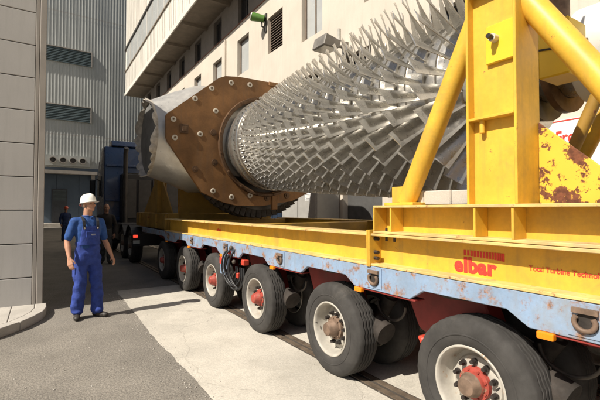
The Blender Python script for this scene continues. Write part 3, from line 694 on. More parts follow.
for k in range(60):
    w = 2*math.pi*k/60; p = (AXX+0.962*math.sin(w), 7.42, AXZ+0.962*math.cos(w)); q = (AXX+0.975*math.sin(w), 7.42, AXZ+0.975*math.cos(w))
    m.sweep([p, q], 0.012, 6)
m.build('flange_screws', 'steel_dark', ro)
def blade_mesh(r):
    """local: +Z radial, chord in the X (tangential) / Y (axial) plane"""
    m = MB(); vs = []; K = 7
    secs = ((0.0, 0.0), (0.35, 0.35), (0.7, 0.7), (1.0, 1.0))
    for t, tw in secs:
        z = lerp(r['rh']-0.01, r['rt'], t); st = R(r['st']+r['tw']*(tw-0.5)); ch = r['ch']*lerp(1.12, 0.92, t)
        th = lerp(0.09, 0.045, t)*ch*0.8; cam_ = 0.05*ch*lerp(1.2, 0.5, t)
        up = []; dn = []
        for k in range(5):
            s = k/4; c0 = (s-0.5)*ch; w = th*math.sin(math.pi*min(max(s, 0.06), 0.94))**0.7+0.002; cb_ = cam_*(1-(2*s-1)**2)
            up.append((c0, cb_+w/2)); dn.append((c0, cb_-w/2))
        for a, b in up+dn[::-1]:
            # chord: axial along -Y, tangential along X
            vs.append((-a*math.sin(st)+b*math.cos(st), -a*math.cos(st)-b*math.sin(st), z))
    n = 10; fs = []
    for k in range(len(secs)-1):
        for j in range(n): fs.append((k*n+j, k*n+(j+1) % n, (k+1)*n+(j+1) % n, (k+1)*n+j))
    fs.append(tuple(range((len(secs)-1)*n, len(secs)*n)))
    m.add(vs, fs); return m
cand = []; bms = [blade_mesh(r) for r in rows]
camp = Vector((0, 0, 1.6))
for i, r in enumerate(rows):
    for k in range(r['n']):
        w = 2*math.pi*(k+0.37*i)/r['n']; d = Vector((math.sin(w), 0, math.cos(w)))
        tip = Vector((AXX, r['y'], AXZ))+d*r['rt']
        vis = (camp-tip).normalized().dot(d)
        size = (r['rt']-r['rh'])*r['ch']/(camp-tip).length_squared
        cand.append((size*(1 if vis > -0.42 else 0.001), i, w))
cand.sort(reverse=True)
BM = [bms[i].mesh('blade', 'steel', smooth=40) for i in range(NR)]
far_v = []; far_f = []
for q, (s_, i, w) in enumerate(cand):
    jit = random.gauss(0, 0.012)
    M4 = Matrix.Translation((AXX, rows[i]['y'], AXZ)) @ Matrix.Rotation(w, 4, 'Y') @ Matrix.Rotation(jit, 4, 'Z')
    if q < 300: put('blade', BM[i], ro, M4)
    else:
        o = len(far_v); far_v += [tuple(M4 @ Vector(v)) for v in bms[i].v]; far_f += [tuple(a+o for a in f) for f in bms[i].f]
m = MB(); m.add(far_v, far_f); o = m.build('small_blades', 'steel', ro, smooth=40); o['kind'] = 'stuff'

# ================================================================== CASING WITH RUSTY COVER PLATE
PY = 7.90
ca = thing('turbine_casing', 'grey casing with a rust brown octagonal bolted plate and ragged open stub', 'casing', (3.9, 8.8, 1.6))
octo = [(2.03, 3.44), (2.05, 3.48), (3.10, 4.36), (3.25, 4.43), (3.55, 4.47), (4.75, 4.49), (5.75, 3.75), (5.92, 3.40), (5.92, 2.60), (5.5, 2.06), (4.9, 1.80), (4.1, 1.68), (3.5, 1.69), (3.20, 1.76), (2.75, 1.96), (2.07, 2.93), (2.03, 3.02)]
def octo_r(w):
    d = (math.cos(w), math.sin(w)); best = 9
    for i in range(len(octo)):
        a = (octo[i][0]-AXX, octo[i][1]-AXZ); b = (octo[(i+1) % len(octo)][0]-AXX, octo[(i+1) % len(octo)][1]-AXZ)
        e = (b[0]-a[0], b[1]-a[1]); den = d[0]*e[1]-d[1]*e[0]
        if abs(den) < 1e-9: continue
        t = (a[0]*e[1]-a[1]*e[0])/den; s = (a[0]*d[1]-a[1]*d[0])/den
        if t > 0 and -1e-6 <= s <= 1+1e-6: best = min(best, t)
    return best
angs = sorted({2*math.pi*k/120 for k in range(120)} | {math.atan2(p[1]-AXZ, p[0]-AXX) % (2*math.pi) for p in octo})
HR = 1.03
def plate(a_list, y0, y1, name):
    m = MB(); n = len(a_list); vs = []
    for w in a_list:
        ro_ = octo_r(w); c_, s_ = math.cos(w), math.sin(w)
        vs += [(AXX+HR*c_, y0, AXZ+HR*s_), (AXX+ro_*c_, y0, AXZ+ro_*s_), (AXX+ro_*c_, y1, AXZ+ro_*s_), (AXX+HR*c_, y1, AXZ+HR*s_)]
    fs = []
    for j in range(n-1):
        a, b = j*4, (j+1)*4
        for k in range(4): fs.append((a+k, a+(k+1) % 4, b+(k+1) % 4, b+k))
    fs += [(0, 1, 2, 3), ((n-1)*4+3, (n-1)*4+2, (n-1)*4+1, (n-1)*4)]
    m.add(vs, fs); return m.build(name, 'rust_plate', ca)
w_top, w_bot = R(79), R(278)
left = [w for w in angs if w_top+0.004 < w < w_bot-0.004]
right = [w for w in angs if w > w_bot+0.004]+[w+2*math.pi for w in angs if w < w_top-0.004]
plate([w_top+0.003]+left+[w_bot-0.003], PY, PY+0.09, 'cover_plate'); plate([w_bot+0.003]+right+[w_top+2*math.pi-0.003], PY+0.005, PY+0.09, 'cover_plate')
m = MB(); m.box(AXX+0.165, AXX+0.30, PY-0.04, PY+0.05, 1.60, 2.0); m.build('joint_lug', 'rust_plate', ca, bevel=0.01)
m = MB(); m.box(AXX+0.08, AXX+0.40, PY-0.03, PY-0.001, 4.40, 4.49); m.build('joint_lug', 'rust_plate', ca, bevel=0.01)
m = MB(); m.lathe([(PY-0.002, 1.11), (PY-0.06, 1.10), (PY-0.06, 1.055), (PY-0.02, 1.015), (PY+0.3, 1.015), (PY+0.3, 1.11)], (AXX, 0, AXZ), 'y', 96, closed=True); m.build('seal_ring', 'rust_ring', ca, smooth=30)
m = MB()
for k in range(16):
    w = 2*math.pi*(k+0.5)/16; m.sweep([(AXX+1.078*math.cos(w), PY-0.058, AXZ+1.078*math.sin(w)), (AXX+1.078*math.cos(w), PY-0.085, AXZ+1.078*math.sin(w))], 0.025, 6)
m.build('seal_ring_bolts', 'rust_ring', ca)
bm_ = MB(); bm_.lathe([(0.0, 0.056), (-0.010, 0.054), (-0.012, 0.050), (-0.012, 0.030), (-0.004, 0.027), (-0.004, 0.0)], (0, 0, 0), 'y', 24); bm_.mi = 1
bm_.sweep([(0, -0.002, 0), (0, -0.014, 0)], 0.019, 6); BOLT = bm_.mesh('bolt', ['washer', 'rust_ring'], smooth=30)
bm2 = MB(); bm2.lathe([(0.0, 0.068), (-0.015, 0.065), (-0.015, 0.0)], (0, 0, 0), 'y', 20); bm2.sweep([(0, -0.015, 0), (0, -0.03, 0)], 0.03, 6); BOLT2 = bm2.mesh('bolt', 'rust_ring', smooth=30)
for (x, z) in ((2.95, 4.12), (3.38, 4.31), (3.82, 4.34), (2.60, 3.85), (3.04, 3.66), (2.17, 3.38), (2.20, 3.02), (2.71, 3.14), (2.99, 1.99), (3.40, 1.87), (3.83, 1.91), (4.77, 4.3), (5.4, 3.8)):
    put('bolt', BOLT, ca, Matrix.Translation((x, PY-0.001, z)))
for (x, z) in ((2.61, 2.42), (3.02, 2.58), (4.25, 1.86), (4.77, 1.93), (5.33, 2.1), (2.99, 2.85+0.35)):
    put('bolt', BOLT2, ca, Matrix.Translation((x, PY-0.001, z)))
m = MB(); m.box(2.30, 2.46, PY-0.03, PY-0.001, 3.12, 3.30).box(2.335, 2.425, PY-0.05, PY-0.03, 3.16, 3.26); m.build('inspection_cover', 'rust_ring', ca, bevel=0.006)
# shell lofted from the plate outline to the open round stub facing the road
SXO, SYC, SZC, SR = 1.90, 8.92, 3.13, 0.80
loft = []
NN = 96
for k, (x, t) in enumerate(((SXO, 0), (2.0, 0.10), (2.2, 0.30), (2.4, 0.50), (2.6, 0.70), (2.8, 0.88), (3.0, 0.98), (3.3, 1.0), (4.8, 1.02), (5.5, 0.9))):
    ring = []
    for j in range(NN):
        w = 2*math.pi*j/NN; cy, sz = math.cos(w), math.sin(w)
        a = lerp(SR, 0.93, t); b = lerp(SR, 1.33 if sz > 0 else 1.10, t); e = lerp(1.0, 0.72, t)
        yv = SYC+a*math.copysign(abs(cy)**e, cy); zv = lerp(SZC, 3.08, t)+b*math.copysign(abs(sz)**lerp(1, 0.9, t), sz)
        dq = 0.014*t*(math.sin(w*7+x*9)+math.sin(w*11-x*14+2)+math.sin(w*5+x*23+1)); ring.append((x, yv+dq*cy, zv+dq*sz))
    loft.append(ring)
m = MB(); vs = [p for r_ in loft for p in r_]
m.add(vs, [(a*NN+j, a*NN+(j+1) % NN, (a+1)*NN+(j+1) % NN, (a+1)*NN+j) for a in range(len(loft)-1) for j in range(NN)])
m.build('shell', 'shell', ca, smooth=50)
# ragged scalloped rim of the stub
m = MB(); NQ = 240; vs = []
for j in range(NQ):
    w = 2*math.pi*j/NQ; ph = w*19+1.6*math.sin(3*w+1)+0.9*math.sin(5*w); sc_ = abs(math.sin(ph/2))**0.8
    amp = 0.030+0.018*math.sin(5*w+1)+0.01*math.sin(11*w)
    rr = SR+0.01+amp*sc_; xf = SXO-0.02-0.055*sc_-0.03*math.sin(4*w)-0.02*math.sin(9*w+2)
    for (dx, dr) in ((0.16, 0.002), (0.02, 0.006), (xf-SXO, rr-SR), (xf-SXO-0.015, rr-SR-0.012), (xf-SXO, rr-SR-0.03), (0.02, -0.03), (0.16, -0.03)):
        vs.append((SXO+dx, SYC+(SR+dr)*math.cos(w), SZC+(SR+dr)*math.sin(w)))
m.add(vs, [(j*7+k, j*7+k+1, ((j+1) % NQ)*7+k+1, ((j+1) % NQ)*7+k) for j in range(NQ) for k in range(6)])
m.build('ragged_rim', 'shell_edge', ca, smooth=60)
m = MB(); m.lathe([(SXO+0.05, 0.0), (SXO+0.04, 0.4), (SXO+0.03, SR-0.02)], (0, SYC, SZC), 'x', 64); m.build('stub_cover', 'shell_inside', ca, smooth=40)
# turbine wheel behind the plate with rows of blocky blade roots
m = MB(); m.lathe([(8.15, 0.6), (8.15, 1.40), (8.95, 1.40), (8.95, 0.6)], (AXX, 0, AXZ), 'y', 96); m.build('turbine_disc', 'steel_dark', ca, smooth=30)
kb = MB(); kb.add([(-0.055, -0.09, 1.39), (0.055, -0.05, 1.39), (0.055, 0.13, 1.39), (-0.055, 0.09, 1.39), (-0.05, -0.10, 1.59), (0.05, -0.04, 1.57), (0.05, 0.14, 1.57), (-0.05, 0.08, 1.59)], [(0, 3, 2, 1), (4, 5, 6, 7), (0, 1, 5, 4), (1, 2, 6, 5), (2, 3, 7, 6), (3, 0, 4, 7)])
KB = kb.mesh('turbine_blade', 'grime_metal', bevel=0.008)
for yr in (8.28, 8.60):
    for k in range(70):
        w = 2*math.pi*(k+(0.5 if yr > 8.4 else 0))/70
        if math.cos(w) > -0.30: continue
        put('turbine_blade', KB, ca, Matrix.Translation((AXX, yr, AXZ)) @ Matrix.Rotation(w, 4, 'Y'))

# ================================================================== FAR SUPPORT SADDLE
sd = thing('yellow_support_saddle', 'dirty yellow saddle with triangular posts under the casing', 'saddle', (3.8, 10.5, 1.13))
for xa, xb in ((2.45, 2.72), (4.85, 5.12)):
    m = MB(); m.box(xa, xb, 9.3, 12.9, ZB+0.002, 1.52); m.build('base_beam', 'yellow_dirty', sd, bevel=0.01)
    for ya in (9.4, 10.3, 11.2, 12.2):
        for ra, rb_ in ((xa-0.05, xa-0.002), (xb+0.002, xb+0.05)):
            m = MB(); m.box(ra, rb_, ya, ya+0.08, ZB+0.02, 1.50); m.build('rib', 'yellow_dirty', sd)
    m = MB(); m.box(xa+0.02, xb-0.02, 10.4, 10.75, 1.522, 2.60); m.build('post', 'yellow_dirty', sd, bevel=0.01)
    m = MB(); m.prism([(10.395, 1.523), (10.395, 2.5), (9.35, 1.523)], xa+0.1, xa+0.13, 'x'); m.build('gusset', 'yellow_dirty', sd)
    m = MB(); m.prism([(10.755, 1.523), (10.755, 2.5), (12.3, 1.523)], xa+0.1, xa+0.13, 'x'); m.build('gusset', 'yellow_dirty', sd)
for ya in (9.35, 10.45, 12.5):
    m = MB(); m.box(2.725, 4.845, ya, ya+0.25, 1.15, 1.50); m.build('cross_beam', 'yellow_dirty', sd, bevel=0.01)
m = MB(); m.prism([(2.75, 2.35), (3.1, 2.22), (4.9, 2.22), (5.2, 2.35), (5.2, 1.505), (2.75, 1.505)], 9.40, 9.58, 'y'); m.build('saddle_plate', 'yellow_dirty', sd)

# ================================================================== TRACTOR
tk = thing('truck_tractor', 'dark blue heavy truck tractor in shade at the front of the trailer', 'truck', (3.5, 15, 0))
for xa, xb in ((2.95, 3.1), (3.95, 4.1)):
    m = MB(); m.box(xa, xb, 12.3, 18.3, 0.72, 0.98); m.build('chassis_rail', 'black_plastic', tk, bevel=0.01)
m = MB(); m.prism([(16.2, 1.0), (18.35, 0.75), (18.5, 1.6), (18.3, 2.75), (17.9, 3.5), (17.0, 3.98), (16.25, 3.95), (16.15, 3.6)], 1.95, 4.50, 'x'); cab = m.build('cab', 'truck_blue', tk, bevel=0.07, seg=3, smooth=35)
m = MB(); m.box(2.75, 3.35, 16.10, 16.16, 2.35, 3.0).box(3.65, 4.25, 16.10, 16.16, 2.35, 3.0); m.build('rear_window', 'glass_dark', cab, bevel=0.01)
m = MB(); m.box(1.92, 1.96, 16.9, 17.9, 2.1, 2.9); m.build('side_window', 'glass_dark', cab, bevel=0.01)
m = MB(); m.box(2.0, 4.45, 16.05, 16.13, 1.2, 1.32).box(2.0, 4.45, 16.05, 16.13, 1.9, 1.98).box(2.0, 4.45, 16.05, 16.13, 3.2, 3.28); m.build('cab_rib', 'truck_blue', cab, bevel=0.01)
m = MB(); m.prism([(16.2, 3.99), (17.2, 4.0), (17.0, 4.12), (16.4, 4.22)], 2.2, 4.25, 'x'); m.build('roof_spoiler', 'truck_blue', cab, bevel=0.03)
for xm in (1.75, 4.75):
    m = MB(); m.box(xm-0.10, xm+0.10, 17.95, 18.05, 2.1, 2.8); mi = m.build('mirror', 'black_plastic', cab, bevel=0.03)
    m = MB(); m.sweep([(xm, 18.0, 2.75), (2.0 if xm < 3 else 4.45, 18.0, 2.85)], 0.02, 8); m.build('mirror_arm', 'black_plastic', mi)
m = MB(); m.box(2.45, 4.55, 15.5, 16.0, 1.0, 2.9); m.build('equipment_tower', 'black_plastic', tk, bevel=0.02)
for k in range(4): m = MB(); m.box(2.5+k*0.5, 2.92+k*0.5, 15.44, 15.498, 1.3, 2.7); m.build('radiator_grille', 'frame_dark', tk, bevel=0.01)
m = MB(); m.sweep([(2.55, 15.4, 1.0), (2.55, 15.4, 3.6), (2.55, 15.25, 3.8)], 0.08, 14); m.build('exhaust_stack', 'steel_dark', tk, smooth=40)
m = MB(); m.box(2.28, 2.9, 14.95, 16.0, 0.55, 1.15); m.build('fuel_tank', 'steel_dark', tk, bevel=0.08, seg=3, smooth=40)
m = MB(); m.sweep([(2.35, 16.1, 0.9), (2.35, 16.1, 0.5)], 0.1, 8).box(2.24, 2.5, 16.1, 17.0, 0.35, 1.0); m.build('step', 'black_plastic', tk, bevel=0.02)
for y in (13.1, 14.45, 17.6):
    wheel(tk, 2.30, y, False, 0, random.uniform(0, 360), 'hub_rust', scale=1.15)
    wheel(tk, 4.72, y, True, 0, random.uniform(0, 360), 'hub_rust', scale=1.15)
    if y < 16:
        arcp = [(y+0.62*math.cos(R(a)), 0.52+0.62*math.sin(R(a))) for a in range(25, 156, 13)]; arcq = [(y+0.60*math.cos(R(a)), 0.52+0.60*math.sin(R(a))) for a in range(155, 24, -13)]
        for xa, xb in ((2.27, 2.72), (4.3, 4.75)):
            m = MB(); m.prism(arcp+arcq, xa, xb, 'x'); m.build('mudguard', 'black_plastic', tk)
m = MB(); m.box(2.9, 4.1, 13.2, 14.3, 0.98, 1.08); m.build('fifth_wheel', 'grime', tk, bevel=0.02)
m = MB(); m.box(2.22, 4.65, 12.22, 12.3, 0.55, 0.9); rb = m.build('rear_beam', 'black_plastic', tk, bevel=0.01)
m = MB(); m.box(2.24, 2.36, 12.19, 12.218, 0.80, 0.88); m.build('tail_light', 'red_lens', tk, bevel=0.008)
m = MB(); m.box(4.42, 4.62, 12.19, 12.218, 0.78, 0.89); m.build('tail_light', 'red_lens', tk, bevel=0.008)
m = MB(); m.box(2.24, 2.42, 12.20, 12.218, 0.62, 0.72); m.build('number_plate', 'plate_white', tk)

# ================================================================== PEOPLE
def fuse(mb, name, matname, voxel, smooth_it=4, parent=None, disp=None):
    me = mb.mesh('tmp', matname); o = bpy.data.objects.new('tmp', me); COL.objects.link(o)
    md = o.modifiers.new('r', 'REMESH'); md.mode = 'VOXEL'; md.voxel_size = voxel
    ms = o.modifiers.new('s', 'SMOOTH'); ms.iterations = smooth_it; ms.factor = 0.5
    bpy.context.view_layer.update()
    me2 = bpy.data.meshes.new_from_object(o.evaluated_get(bpy.context.evaluated_depsgraph_get())); me2.name = name
    bpy.data.objects.remove(o); bpy.data.meshes.remove(me)
    me2.materials.clear(); me2.materials.append(MATS[matname])
    if disp:
        n = len(me2.vertices); co = np.empty(n*3); me2.vertices.foreach_get('co', co); co = co.reshape(-1, 3)
        no = np.empty(n*3); me2.vertices.foreach_get('normal', no); no = no.reshape(-1, 3)
        me2.vertices.foreach_set('co', (co+no*disp(co)[:, None]).ravel())
    me2.polygons.foreach_set('use_smooth', [True]*len(me2.polygons)); me2.update()
    ob_ = bpy.data.objects.new(name, me2); COL.objects.link(ob_); ob_.parent = parent
    return ob_
def limb(mb, p0, p1, r0, r1, n=14):
    p0, p1 = Vector(p0), Vector(p1); d = (p1-p0); L_ = d.length; d.normalize()
    pts = []; rs = []
    for a in (80, 60, 35, 0): pts.append(p0-d*r0*math.sin(R(a))); rs.append(r0*math.cos(R(a)))
    for t in (0.25, 0.5, 0.75): pts.append(p0+d*L_*t); rs.append(lerp(r0, r1, t))
    for a in (0, 35, 60, 80): pts.append(p1+d*r1*math.sin(R(a))); rs.append(r1*math.cos(R(a)))
    mb.sweep(pts, rs, n)
def ringloft(mb, secs, n=28, p=2.3):
    vs = []
    for (cx, cy, z, rx, ry) in secs:
        for j in range(n):
            w = 2*math.pi*j/n; c_, s_ = math.cos(w), math.sin(w)
            vs.append((cx+rx*math.copysign(abs(c_)**(2/p), c_), cy+ry*math.copysign(abs(s_)**(2/p), s_), z))
    k = len(secs)
    fs = [(i*n+j, i*n+(j+1) % n, (i+1)*n+(j+1) % n, (i+1)*n+j) for i in range(k-1) for j in range(n)]
    fs += [tuple(range(n))[::-1], tuple(range((k-1)*n, k*n))]; mb.add(vs, fs)
def folds(amp, seed):
    r_ = np.random.default_rng(seed); ks = r_.normal(0, 1, (9, 3))*np.array([22, 22, 34]); ph = r_.uniform(0, 6.28, 9)
    def f(co): return amp*sum(np.sin(co @ ks[i]+ph[i]) for i in range(9))/3
    return f
def hand(mb, wrist, elbow, palm_n, curl=0.9, side=1, s=1.0):
    wv = Vector(wrist); d = (wv-Vector(elbow)).normalized(); pn = Vector(palm_n); pn = (pn-d*pn.dot(d)).normalized(); ac = d.cross(pn).normalized()*side
    base = wv+d*0.085*s
    for k in range(5): limb(mb, wv+ac*(k-2)*0.009*s, base+ac*(k-2)*0.017*s, 0.020*s, 0.013*s, 8)
    for k, (off, ln) in enumerate(((-0.032, 0.062), (-0.011, 0.074), (0.011, 0.080), (0.032, 0.072))):
        p = base+ac*off*s; dd = d.copy()
        for q, f_ in enumerate((0.45, 0.32, 0.25)):
            ang = curl*(0.35+0.35*q); dd = (d*math.cos(ang)+pn*math.sin(ang)).normalized()
            e = p+dd*ln*f_*s; limb(mb, p, e, 0.0088*s, 0.008*s, 8); p = e
    p = wv+d*0.025*s+ac*0.03*s; e = p+(d*0.7+ac*0.6+pn*0.3).normalized()*0.042*s; limb(mb, p, e, 0.0125*s, 0.0095*s, 8)
    e2 = e+(d*0.9+ac*0.1+pn*0.45).normalized()*0.034*s; limb(mb, e, e2, 0.0095*s, 0.0085*s, 8)
def person(name, label, loc, yaw, H, pose, cloth, group=None, head_yaw=0, head_tilt=0, hat=None, bib=False, vox=1.0, seed=1, skin='skin'):
    root = bpy.data.objects.new(name, None); COL.objects.link(root); root.location = loc; root.rotation_euler = (0, 0, R(yaw)); s = H/1.78; root.scale = (s*0.92, s*0.96, s)
    tag(root, label, 'person', group); WL[root.name] = Vector((0, 0, 0))
    P = pose
    hm = Matrix.Translation((P['head'][0], P['head'][1], 1.552)) @ Matrix.Rotation(R(head_yaw), 4, 'Z') @ Matrix.Rotation(R(head_tilt), 4, 'X') @ Matrix.Translation((0, 0, 0))
    # body: head, neck, arms and hands as one surface
    b = MB()
    def hb(c, r): b.ball(tuple(hm @ Vector(c)), r, 16, 11, rot=hm.to_3x3())
    hb((0, 0.012, 0.115), (0.076, 0.095, 0.095)); hb((0, -0.022, 0.055), (0.062, 0.068, 0.085)); hb((0, -0.052, 0.005), (0.036, 0.036, 0.032))
    hb((0, -0.038, 0.022), (0.052, 0.048, 0.04)); hb((0, -0.088, 0.06), (0.012, 0.016, 0.022)); hb((0, -0.098, 0.048), (0.016, 0.015, 0.012))
    hb((0, -0.078, 0.108), (0.052, 0.016, 0.010)); hb((0, -0.084, 0.016), (0.024, 0.012, 0.010))
    for sx in (-1, 1): hb((sx*0.078, 0.01, 0.075), (0.011, 0.021, 0.032)); hb((sx*0.040, -0.062, 0.062), (0.024, 0.022, 0.020))
    nb = hm @ Vector((0, 0.02, 0.03)); limb(b, (P['neck'][0], P['neck'][1]+0.02, 1.43), nb, 0.066, 0.060)
    limb(b, (-0.06, 0.02, 1.40), (0.06, 0.02, 1.40), 0.05, 0.05)
    for sd_ in ('r', 'l'):
        sh, el, wr = [Vector(P[k+sd_]) for k in ('sh', 'el', 'wr')]
        limb(b, sh, el, 0.047, 0.040); limb(b, el, el+(wr-el)*0.35, 0.040, 0.043); limb(b, el+(wr-el)*0.35, wr, 0.043, 0.027)
        hand(b, wr, el, P.get('pn'+sd_, (0, 1, 0)), P.get('curl', 0.9), 1 if sd_ == 'r' else -1)
    limb(b, Vector(P['shr'])-Vector((0, 0, 0.03)), Vector(P['shl'])-Vector((0, 0, 0.03)), 0.04, 0.04)
    fuse(b, 'body', skin, 0.0065*vox, 3, root)
    # shirt
    m = MB(); ringloft(m, [(0, 0.005, 1.00, 0.165, 0.112), (0, 0.0, 1.10, 0.168, 0.115), (0, -0.004, 1.22, 0.180, 0.122), (0, 0.0, 1.32, 0.188, 0.120), (0, 0.008, 1.39, 0.182, 0.106), (0, 0.015, 1.435, 0.130, 0.088), (0, 0.02, 1.475, 0.076, 0.072)])
    for sd_ in ('r', 'l'):
        sh, el, wr = [Vector(P[k+sd_]) for k in ('sh', 'el', 'wr')]
        e = sh+(el-sh)*(0.80 if cloth['short'] else 1.0); limb(m, sh+Vector((0, 0, -0.01)), e, 0.068, 0.060); limb(m, (0, 0.01, 1.385), sh, 0.078, 0.064)
        if not cloth['short']: limb(m, el, el+(wr-el)*0.93, 0.058, 0.042)
    fuse(m, 'shirt', cloth['top'], 0.010*vox, 5, root, folds(0.0028, seed))
    m = MB(); col_ = [(0.072*math.cos(R(a)), 0.012+0.070*math.sin(R(a))-(0.02 if abs(a+90) < 40 else 0), 1.465-(0.022 if abs(a+90) < 50 else 0)) for a in range(-80, 261, 20)]
    m.sweep(col_, 0.014, 8); m.build('collar', cloth['top'], root, smooth=60)
    # trousers
    m = MB(); ztop = 1.10 if bib else 1.02
    ringloft(m, [(0, 0.005, 0.78, 0.150, 0.110), (0, 0.008, 0.86, 0.182, 0.130), (0, 0.008, 0.95, 0.182, 0.128), (0, 0.004, 1.03, 0.176, 0.123), (0, 0.002, ztop, 0.176, 0.122)])
    for sd_ in ('r', 'l'):
        hp, kn, an = [Vector(P[k+sd_]) for k in ('hp', 'kn', 'an')]
        limb(m, hp, kn, 0.106, 0.088); limb(m, kn, an+Vector((0, 0, 0.03)), 0.086, 0.086)
        ft = an+Vector((0, -0.008, 0.0)); m.ball((ft.x, ft.y, ft.z+0.01), (0.088, 0.098, 0.05))
    fuse(m, 'overalls' if bib else 'trousers', cloth['legs'], 0.011*vox, 5, root, folds(0.0085, seed+5))
    if bib:
        m = MB(); n = 15; vs = []
        for iz in range(9):
            z = 1.06+iz*0.0325; hwid = lerp(0.155, 0.115, iz/8)
            for j in range(n):
                u = (j/(n-1)*2-1)*hwid
                rx, ry = 0.188, 0.132
                yv = -ry*(1-min(abs(u)/rx, 1)**2.3)**(1/2.3)-0.010-0.003*math.sin(u*60+z*40); vs.append((u, yv, z))
        k = len(vs); vs += [(a, b_+0.014, c_) for a, b_, c_ in vs]; fs = []
        for iz in range(8):
            for j in range(n-1):
                a = iz*n+j; fs += [(a, a+1, a+n+1, a+n), (k+a, k+a+n, k+a+n+1, k+a+1)]
        for j in range(n-1): fs += [(j, k+j, k+j+1, j+1), (8*n+j, 8*n+j+1, k+8*n+j+1, k+8*n+j)]
        for iz in range(8): fs += [(iz*n, iz*n+n, k+iz*n+n, k+iz*n), (iz*n+n-1, k+iz*n+n-1, k+iz*n+2*n-1, iz*n+2*n-1)]
        m.add(vs, fs); bb = m.build('bib', cloth['legs'], root, smooth=60)
        m = MB(); m.box(-0.075, 0.075, -0.158, -0.142, 1.16, 1.255); m.build('bib_pocket', cloth['legs'], bb, bevel=0.006)
        m = MB(); m.box(-0.010, 0.055, -0.1605, -0.1585, 1.205, 1.213).box(0.0, 0.05, -0.1605, -0.1585, 1.192, 1.197); m.build('pocket_print', 'helmet', bb)
        for sx in (-1, 1):
            m = MB(); m.lathe([(-0.1415, 0.0), (-0.1415, 0.012), (-0.136, 0.013)], (sx*0.095, 0, 1.295), 'y', 12); m.build('buckle', 'washer', bb, smooth=40)
            m = MB(); m.box(sx*0.19-0.012, sx*0.19+0.012, -0.055, 0.055, 0.60, 0.74); m.build('thigh_pocket', cloth['legs'], root, bevel=0.006)
            m = MB(); pts = [(sx*0.095, -0.140, 1.29), (sx*0.098, -0.136, 1.34), (sx*0.102, -0.120, 1.40), (sx*0.104, -0.07, 1.448), (sx*0.10, 0.0, 1.465), (sx*0.09, 0.09, 1.43), (sx*0.06, 0.13, 1.30), (sx*0.03, 0.135, 1.12)]
            vs = []
            for p in pts: vs += [(p[0]-0.019, p[1], p[2]), (p[0]+0.019, p[1], p[2]), (p[0]+0.019, p[1]*0.93, p[2]-0.008), (p[0]-0.019, p[1]*0.93, p[2]-0.008)]
            fs = [(i*4+k_, i*4+(k_+1) % 4, (i+1)*4+(k_+1) % 4, (i+1)*4+k_) for i in range(len(pts)-1) for k_ in range(4)]
            m.add(vs, fs+[(0, 1, 2, 3), (28, 31, 30, 29)]); m.build('strap', 'strap', bb)
    # shoes
    for sd_ in ('r', 'l'):
        an = Vector(P['an'+sd_]); ty = P.get('toe'+sd_, 0); rm = Matrix.Rotation(R(ty), 4, 'Z')
        m = MB()
        for (y_, z_, rx, ry, rz) in ((0.03, 0.045, 0.042, 0.055, 0.045), (-0.03, 0.045, 0.043, 0.06, 0.045), (-0.10, 0.040, 0.048, 0.065, 0.040), (-0.15, 0.036, 0.046, 0.05, 0.036)):
            p = rm @ Vector((0, y_, 0)); m.ball((an.x+p.x, an.y+p.y, z_), (rx, ry, rz), 14, 9, rm.to_3x3())
        limb(m, (an.x, an.y+0.012, 0.06), (an.x, an.y+0.008, 0.14), 0.045, 0.048)
        fuse(m, 'boot', 'boot', 0.010*vox, 2, root)
    # face details
    for sx in (-1, 1):
        m = MB(); m.ball(tuple(hm @ Vector((sx*0.031, -0.079, 0.086))), (0.012, 0.006, 0.0055), 10, 6, hm.to_3x3()); m.build('eye', 'eye', root, smooth=60)
    m = MB(); m.ball(tuple(hm @ Vector((0, -0.092, 0.014))), (0.022, 0.006, 0.004), 10, 6, hm.to_3x3()); m.build('mouth', 'lip', root, smooth=60)
    if hat:
        m = MB(); vs = []; n = 40
        prof_ = [(1.16, 0.0), (1.06, -0.008), (1.0, 0.0), (0.985, 0.03), (0.95, 0.06), (0.86, 0.095), (0.70, 0.122), (0.45, 0.140), (0.2, 0.147), (0.02, 0.149)]
        for f_, h_ in prof_:
            for j in range(n):
                w = 2*math.pi*j/n; fx = f_
                if f_ > 1.0: fx = 1.0+(f_-1.0)*(1.0+1.6*max(0, -math.sin(w))**2)
                vs.append(tuple(hm @ Vector((0.103*fx*math.cos(w), 0.008+0.128*fx*math.sin(w), 0.105+h_*0.92+(0.006 if abs(math.cos(w)) < 0.22 and 0.3 < f_ < 0.9 else 0)))))
        fs = [(i*n+j, i*n+(j+1) % n, (i+1)*n+(j+1) % n, (i+1)*n+j) for i in range(len(prof_)-1) for j in range(n)]+[tuple(range((len(prof_)-1)*n, len(prof_)*n)), tuple(range(2*n, 3*n))[::-1]]
        m.add(vs, fs); hh = m.build('hard_hat', hat, root, smooth=45)
        m = MB(); m.ball(tuple(hm @ Vector((-0.02, 0.132, 0.09))), (0.026, 0.018, 0.02), 12, 8); m.build('hat_ratchet', 'hub_red', root, smooth=60)
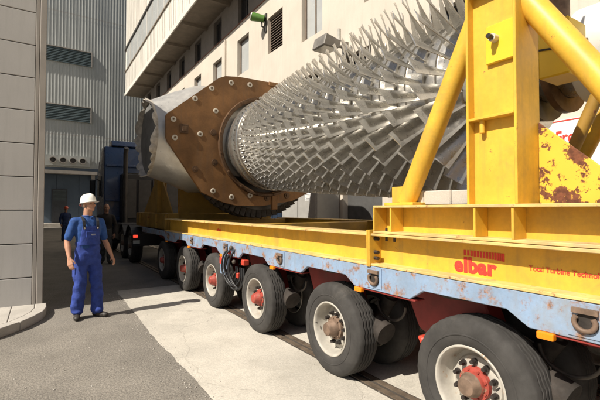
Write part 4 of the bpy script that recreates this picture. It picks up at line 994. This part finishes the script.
    m = MB(); m.ball(tuple(hm @ Vector((0, 0.028, 0.095))), (0.081, 0.088, 0.085 if hat or cloth.get('bald') else 0.112), 16, 10, hm.to_3x3()); m.build('hair', 'hair' if not cloth.get('bald') else skin, root, smooth=60)
    return root
POSE_A = dict(head=(0.01, -0.02), neck=(0.0, 0.0), shr=(-0.195, 0.01, 1.385), shl=(0.195, 0.01, 1.375), elr=(-0.285, 0.03, 1.11), ell=(0.275, 0.05, 1.10), wrr=(-0.285, -0.09, 0.875), wrl=(0.335, -0.075, 0.885),
              hpr=(-0.088, 0.005, 0.88), hpl=(0.092, 0.005, 0.88), knr=(-0.115, -0.02, 0.49), knl=(0.125, -0.03, 0.49), anr=(-0.125, 0.06, 0.095), anl=(0.145, -0.02, 0.095),
              pnr=(0.6, 0.5, 0), pnl=(-0.6, 0.5, 0), curl=0.85, toer=-18, toel=30)
m1 = person('person', 'man in blue bib overalls and white hard hat standing on the asphalt', (0.60, 6.72, 0.0), 14, 1.83, POSE_A, dict(top='polo_blue', legs='overall_blue', short=True), head_yaw=24, head_tilt=-8, hat='helmet', bib=True, seed=3)
POSE_B = dict(POSE_A, elr=(-0.27, 0.06, 1.11), wrr=(-0.24, -0.05, 0.86), ell=(0.27, 0.06, 1.11), wrl=(0.25, -0.06, 0.87), anr=(-0.11, 0.10, 0.095), anl=(0.11, -0.12, 0.095), knr=(-0.10, 0.02, 0.49), knl=(0.105, -0.09, 0.49), toer=-8, toel=8)
person('person', 'man in dark sweater and grey trousers standing in the shade near the truck', (1.66, 13.2, 0.0), -8, 1.80, POSE_B, dict(top='sweater_dark', legs='trousers_grey', short=False, bald=True), head_yaw=10, vox=1.4, seed=11, skin='skin_dark')
person('person', 'distant man in navy overalls and orange red hard hat on the shaded road', (1.10, 23.6, 0.0), 10, 1.78, POSE_B, dict(top='overall_navy', legs='overall_navy', short=False), head_yaw=-10, hat='helmet_red', vox=1.8, seed=21, skin='skin_dark')

for o in COL.objects:
    if o.name.split('.')[0] in ('wheel_nuts', 'flange_screws', 'seal_ring_bolts', 'louver_slats', 'cladding_seams', 'stripe_mark', 'lettering', 'door_vent', 'print', 'pocket_print', 'cladding_seam'):
        o['kind'] = 'stuff'
